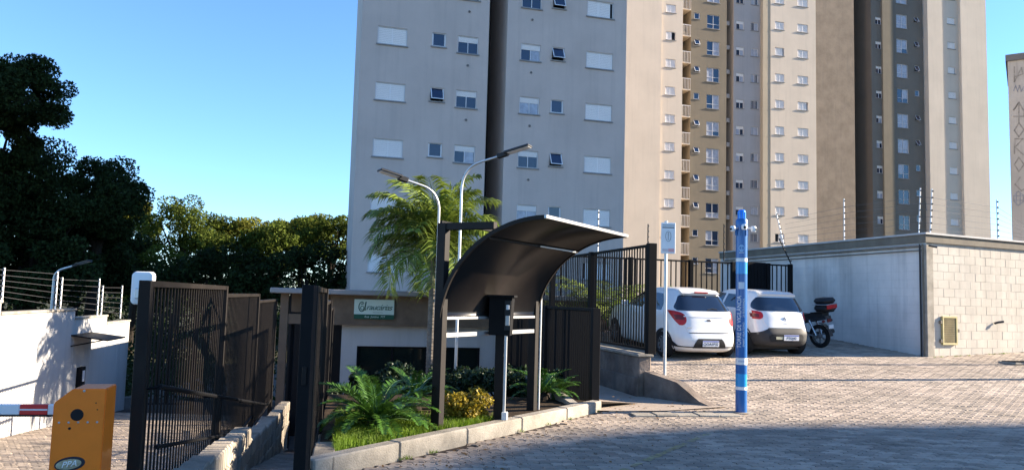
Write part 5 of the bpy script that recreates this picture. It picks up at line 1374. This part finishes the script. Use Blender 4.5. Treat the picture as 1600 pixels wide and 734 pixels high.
# cycads
def cycad(label, base, R_, nf, seed, el0=1.02):
    rg = np.random.default_rng(seed); specs = []
    for k in range(nf):
        q = k/nf; specs.append(((rg.normal(0, .02), rg.normal(0, .02), .22), k*2.399+rg.normal(0, .1), el0-.95*q+rg.normal(0, .06), R_*rg.uniform(.85, 1.15), .95+.5*q))
    def tk(o): MB().lathe([(.10, -.05), (.12, .08), (.10, .2), (.03, .28)], 12).build('trunk', BARK, o)
    return frond_plant('cycad', label, 'cycad', base, specs, rg, CYCAD, tk, 'cycads in the planter', .022, .24, 54, .30, .03, .010)
cb = atZ(590, 682, .08); cycad('large glossy cycad spreading over the grass at the front of the planter', (cb[0]-.04, cb[1]+.1, .02), .76, 38, 5)
cb = atZ(640, 655, .0); cycad('cycad half hidden behind the large one in the planter', (cb[0], cb[1]+.35, .02), .62, 22, 8)
cb = atZ(838, 634, .05); cycad('small cycad behind the right shelter post', (cb[0]+.1, cb[1]+.15, .0), .55, 20, 9)
cb = atZ(880, 630, .05); cycad('small cycad at the right end of the planter', (cb[0]-.05, cb[1]+.2, -.02), .42, 16, 10)
# shrubs
def shrub(name, label, base, rad, hgt, m_, seed, size, n_=26, per=120, group=None, upright_=False):
    rg = np.random.default_rng(seed); o = thing(name, label, 'shrub', tuple(base), 0, group)
    cs = crown_centers(rg, rad[0], rad[1], hgt*.45, n_, .25)+np.array((0, 0, hgt*.52)); rd = rg.uniform(.7, 1.3, n_)*.34*min(rad[0], hgt*.6)
    link('foliage', quads('foliage', leaf_cloud(rg, cs, rd, per, size, .6, .6), m_), o)
    mb = MB()
    for k in range(10): t = cs[rg.integers(n_)]; mb.tube([(t[0]*.2, t[1]*.2, -.05), (t[0]*.7, t[1]*.7, t[2]*.6), tuple(t)], [.014, .010, .004], 5)
    mb.build('stem', BARK, o); return o
gb_ = atZ(727, 668, .08)
shrub('golden_shrub', 'low golden yellow shrub at the foot of the left shelter post', (gb_[0]+.0, gb_[1]+.15, .04), (.31, .22), .50, GOLD, 31, .045, 34, 130)
for k, (px, Y, w_, h_, lab) in enumerate(((600, 13.6, .8, 1.05, 'dark hedge shrub under the left part of the gatehouse windows'), (655, 14.4, .8, 1.15, 'dark hedge shrub at the foot of the palm trunk'), (720, 13.8, .85, 1.1, 'dark hedge shrub behind the lamp pole under the canopy'), (790, 13.4, .8, 1.0, 'dark hedge shrub behind the intercom stand'),
                                     (560, 14.8, .7, .95, 'dark hedge shrub nearest the ramp fence'), (850, 12.9, .5, .9, 'dark hedge shrub beside the short fence panel'))):
    p = atY(px, 600, Y); shrub('hedge_shrub', lab, (p[0], Y, zpl(0, Y)), (w_, .5), h_-.33, HEDGE, 40+k, .075, 30, 170, 'dark hedge shrubs behind the planter')
# grass
rg = np.random.default_rng(77); A = []
while len(A) < 15000:
    y = rg.uniform(7.0, 9.6); x = rg.uniform(-2.3, .3)
    if not (ramp_r(y)+.22 < x < kerb_x(y)-.24): continue
    if rg.random() < max(0, (y-8.6))*.8: continue
    h_ = rg.uniform(.05, .11); a = rg.uniform(0, 6.28); w_ = .0045; l_x, l_y = rg.normal(0, .028, 2); z = zpl(0, y)+.02
    dx, dy = math.cos(a)*w_, math.sin(a)*w_
    A.append(((x-dx, y-dy, z), (x+dx, y+dy, z), (x+l_x+dx*.2, y+l_y+dy*.2, z+h_), (x+l_x-dx*.2, y+l_y-dy*.2, z+h_)))
o = link('grass', quads('grass', np.array(A), GRASS)); setting(o, 'stuff'); tag(o, 'bright green grass in the front corner of the planter', 'grass')

# ================================================================== OUTSIDE THE PICTURE: unseen blockers added to shade the street and near tower
nb = thing('shade_building', 'plain white unseen building, added right of the street to shade it', 'building')
D = 85.; off = np.array((math.cos(SUN_A), math.sin(SUN_A)))*D; hgt = D*math.tan(SUN_E)
FP = [np.array(p)+off for p in ((2.6, 10.35), (.6, 9.45), (-.6, 8.5), (-1.3, 7.4), (-2.2, 6.6), (-7.0, 6.2), (-7.0, -14), (22, -14), (22, 10.4))]  # plan of this unseen building is shaped by the wanted foreground shade
MB().prism([tuple(p) for p in FP], -1, hgt).build('wall', WHITEW, nb)
cxy = sum(FP)/len(FP)
for k in range(4):
    for j in range(8):
        a, b = FP[5], FP[6]; p = a+(b-a)*(j+.5)/8
        MB().bbox(p[0]-.04, p[0]+.06, p[1]-.6, p[1]+.6, 1.2+3.1*k, 2.5+3.1*k, .01).build('window', GLASS, nb)
# masts added for shadow bands, and a tower added to shade the near one
def mast(name, label, x, y, r0, r1, h, arm):
    o = thing(name, label, name.replace('_', ' '), (x, y, zr(y)-.05))
    MB().tube([(0, 0, -.3), (0, 0, h)], [r0, r1], 14).build('mast', KERB if arm else GALV, o, smooth=True)
    if arm:
        MB().bbox(-.9, .9, -.05, .05, h-.55, h-.43, .01).build('cross_arm', BARK, o)
        for x_ in (-.8, -.3, .3, .8): MB().lathe([(.03, h-.43), (.05, h-.39), (.03, h-.33), (0, h-.31)], 10, T(x_, 0, 0)).build('insulator', WHITE, o)
    else:
        MB().tube([(0, 0, h), (.5, -.2, h+.25), (1.2, -.5, h+.3)], .035, 8).build('arm', GALV, o, smooth=True); MB().bbox(1.1, 1.6, -.7, -.45, h+.27, h+.34, .02).build('lamp_head', TRIM, o)
mast('added_utility_pole', 'unseen concrete utility pole with cross arm, added for its shadow band', 14.4, 16.15, .10, .075, 7.2, True)
mast('added_lamp_post', 'unseen galvanised lamp post, added for its shadow band across the paving', 13.4, 17.85, .07, .05, 7.0, False)
t4 = thing('apartment_tower', 'unseen apartment tower, added far right to shade the near tower', 'apartment building', (66, 46, 0), R(15.7))  # added out of view: keeps low sun off near tower and left trees
facade(-9, 9, -3.2, 56, -8, 18, [hole(x, 2.0+2.67*k, 1.2, 1.0) for x in (-6.5, -2.5, 2.5, 6.5) for k in range(20)], T_CREAM, 'wall', t4)
MB().box(-8.9, 8.9, -7.8, -7.7, -3.2, 55).build('glazing', GLASS, t4)
MB().box(-9.2, 9.2, -8.2, 10.2, 56, 56.5).build('roof', T_SLATE, t4)

# iron drain cover at the right of the street
dc = thing('drain_grate', 'dark iron drain cover in the paving before the sunlit block wall', 'drain cover', (11.75, 17.75, zr(17.75)+.006), R(18))
MB().bbox(-.45, .45, -.22, .22, -.02, .03, .008).build('frame', KERB, dc)
for k in range(9): MB().bbox(-.40+.09*k, -.345+.09*k, -.17, .17, .031, .045, .004).build('bar', BLACK, dc)
# weeds in the joints along wall foot and kerb
rg = np.random.default_rng(91); A = []
for k in range(26):
    t = rg.random()
    if k < 12: p = np.array(KA)+(np.array(KB)-np.array(KA))*t; q = p+np.array((.03, -.02)); z0 = zr(q[1])
    else: q = BC+r_*t*3.6+np.array((.06, -.14)); z0 = zr(q[1])
    for j in range(14):
        a = rg.uniform(0, 6.28); h_ = rg.uniform(.015, .04); x, y = q+rg.normal(0, .018, 2); dx, dy = math.cos(a)*.004, math.sin(a)*.004; lx, ly = rg.normal(0, .02, 2)
        A.append(((x-dx, y-dy, z0), (x+dx, y+dy, z0), (x+lx+dx*.3, y+ly+dy*.3, z0+h_), (x+lx-dx*.3, y+ly-dy*.3, z0+h_)))
o = link('weeds', quads('weeds', np.array(A), GRASS)); setting(o, 'stuff'); tag(o, 'small weeds in the paving joints along kerb and wall foot', 'weeds')
# dry leaves blown on to the paving
A = []
for k in range(260):
    y = rg.uniform(7.2, 12.5); x = kerb_x(min(y, 11.2))+.08+abs(rg.normal(0, .9)); z = zr(y)+.006; a = rg.uniform(0, 6.28); s_ = rg.uniform(.015, .035)
    c_, d_2 = math.cos(a)*s_, math.sin(a)*s_; A.append(((x-c_, y-d_2, z), (x+d_2*.4, y-c_*.4, z+rg.uniform(0, .012)), (x+c_, y+d_2, z+rg.uniform(0, .01)), (x-d_2*.4, y+c_*.4, z)))
DRY = mat('dry leaf', (.16, .09, .035), .8, .2, rnd=.5)
o = link('fallen_leaves', quads('fallen_leaves', np.array(A), DRY)); setting(o, 'stuff'); tag(o, 'dry fallen leaves scattered on the paving near the kerb', 'leaves')
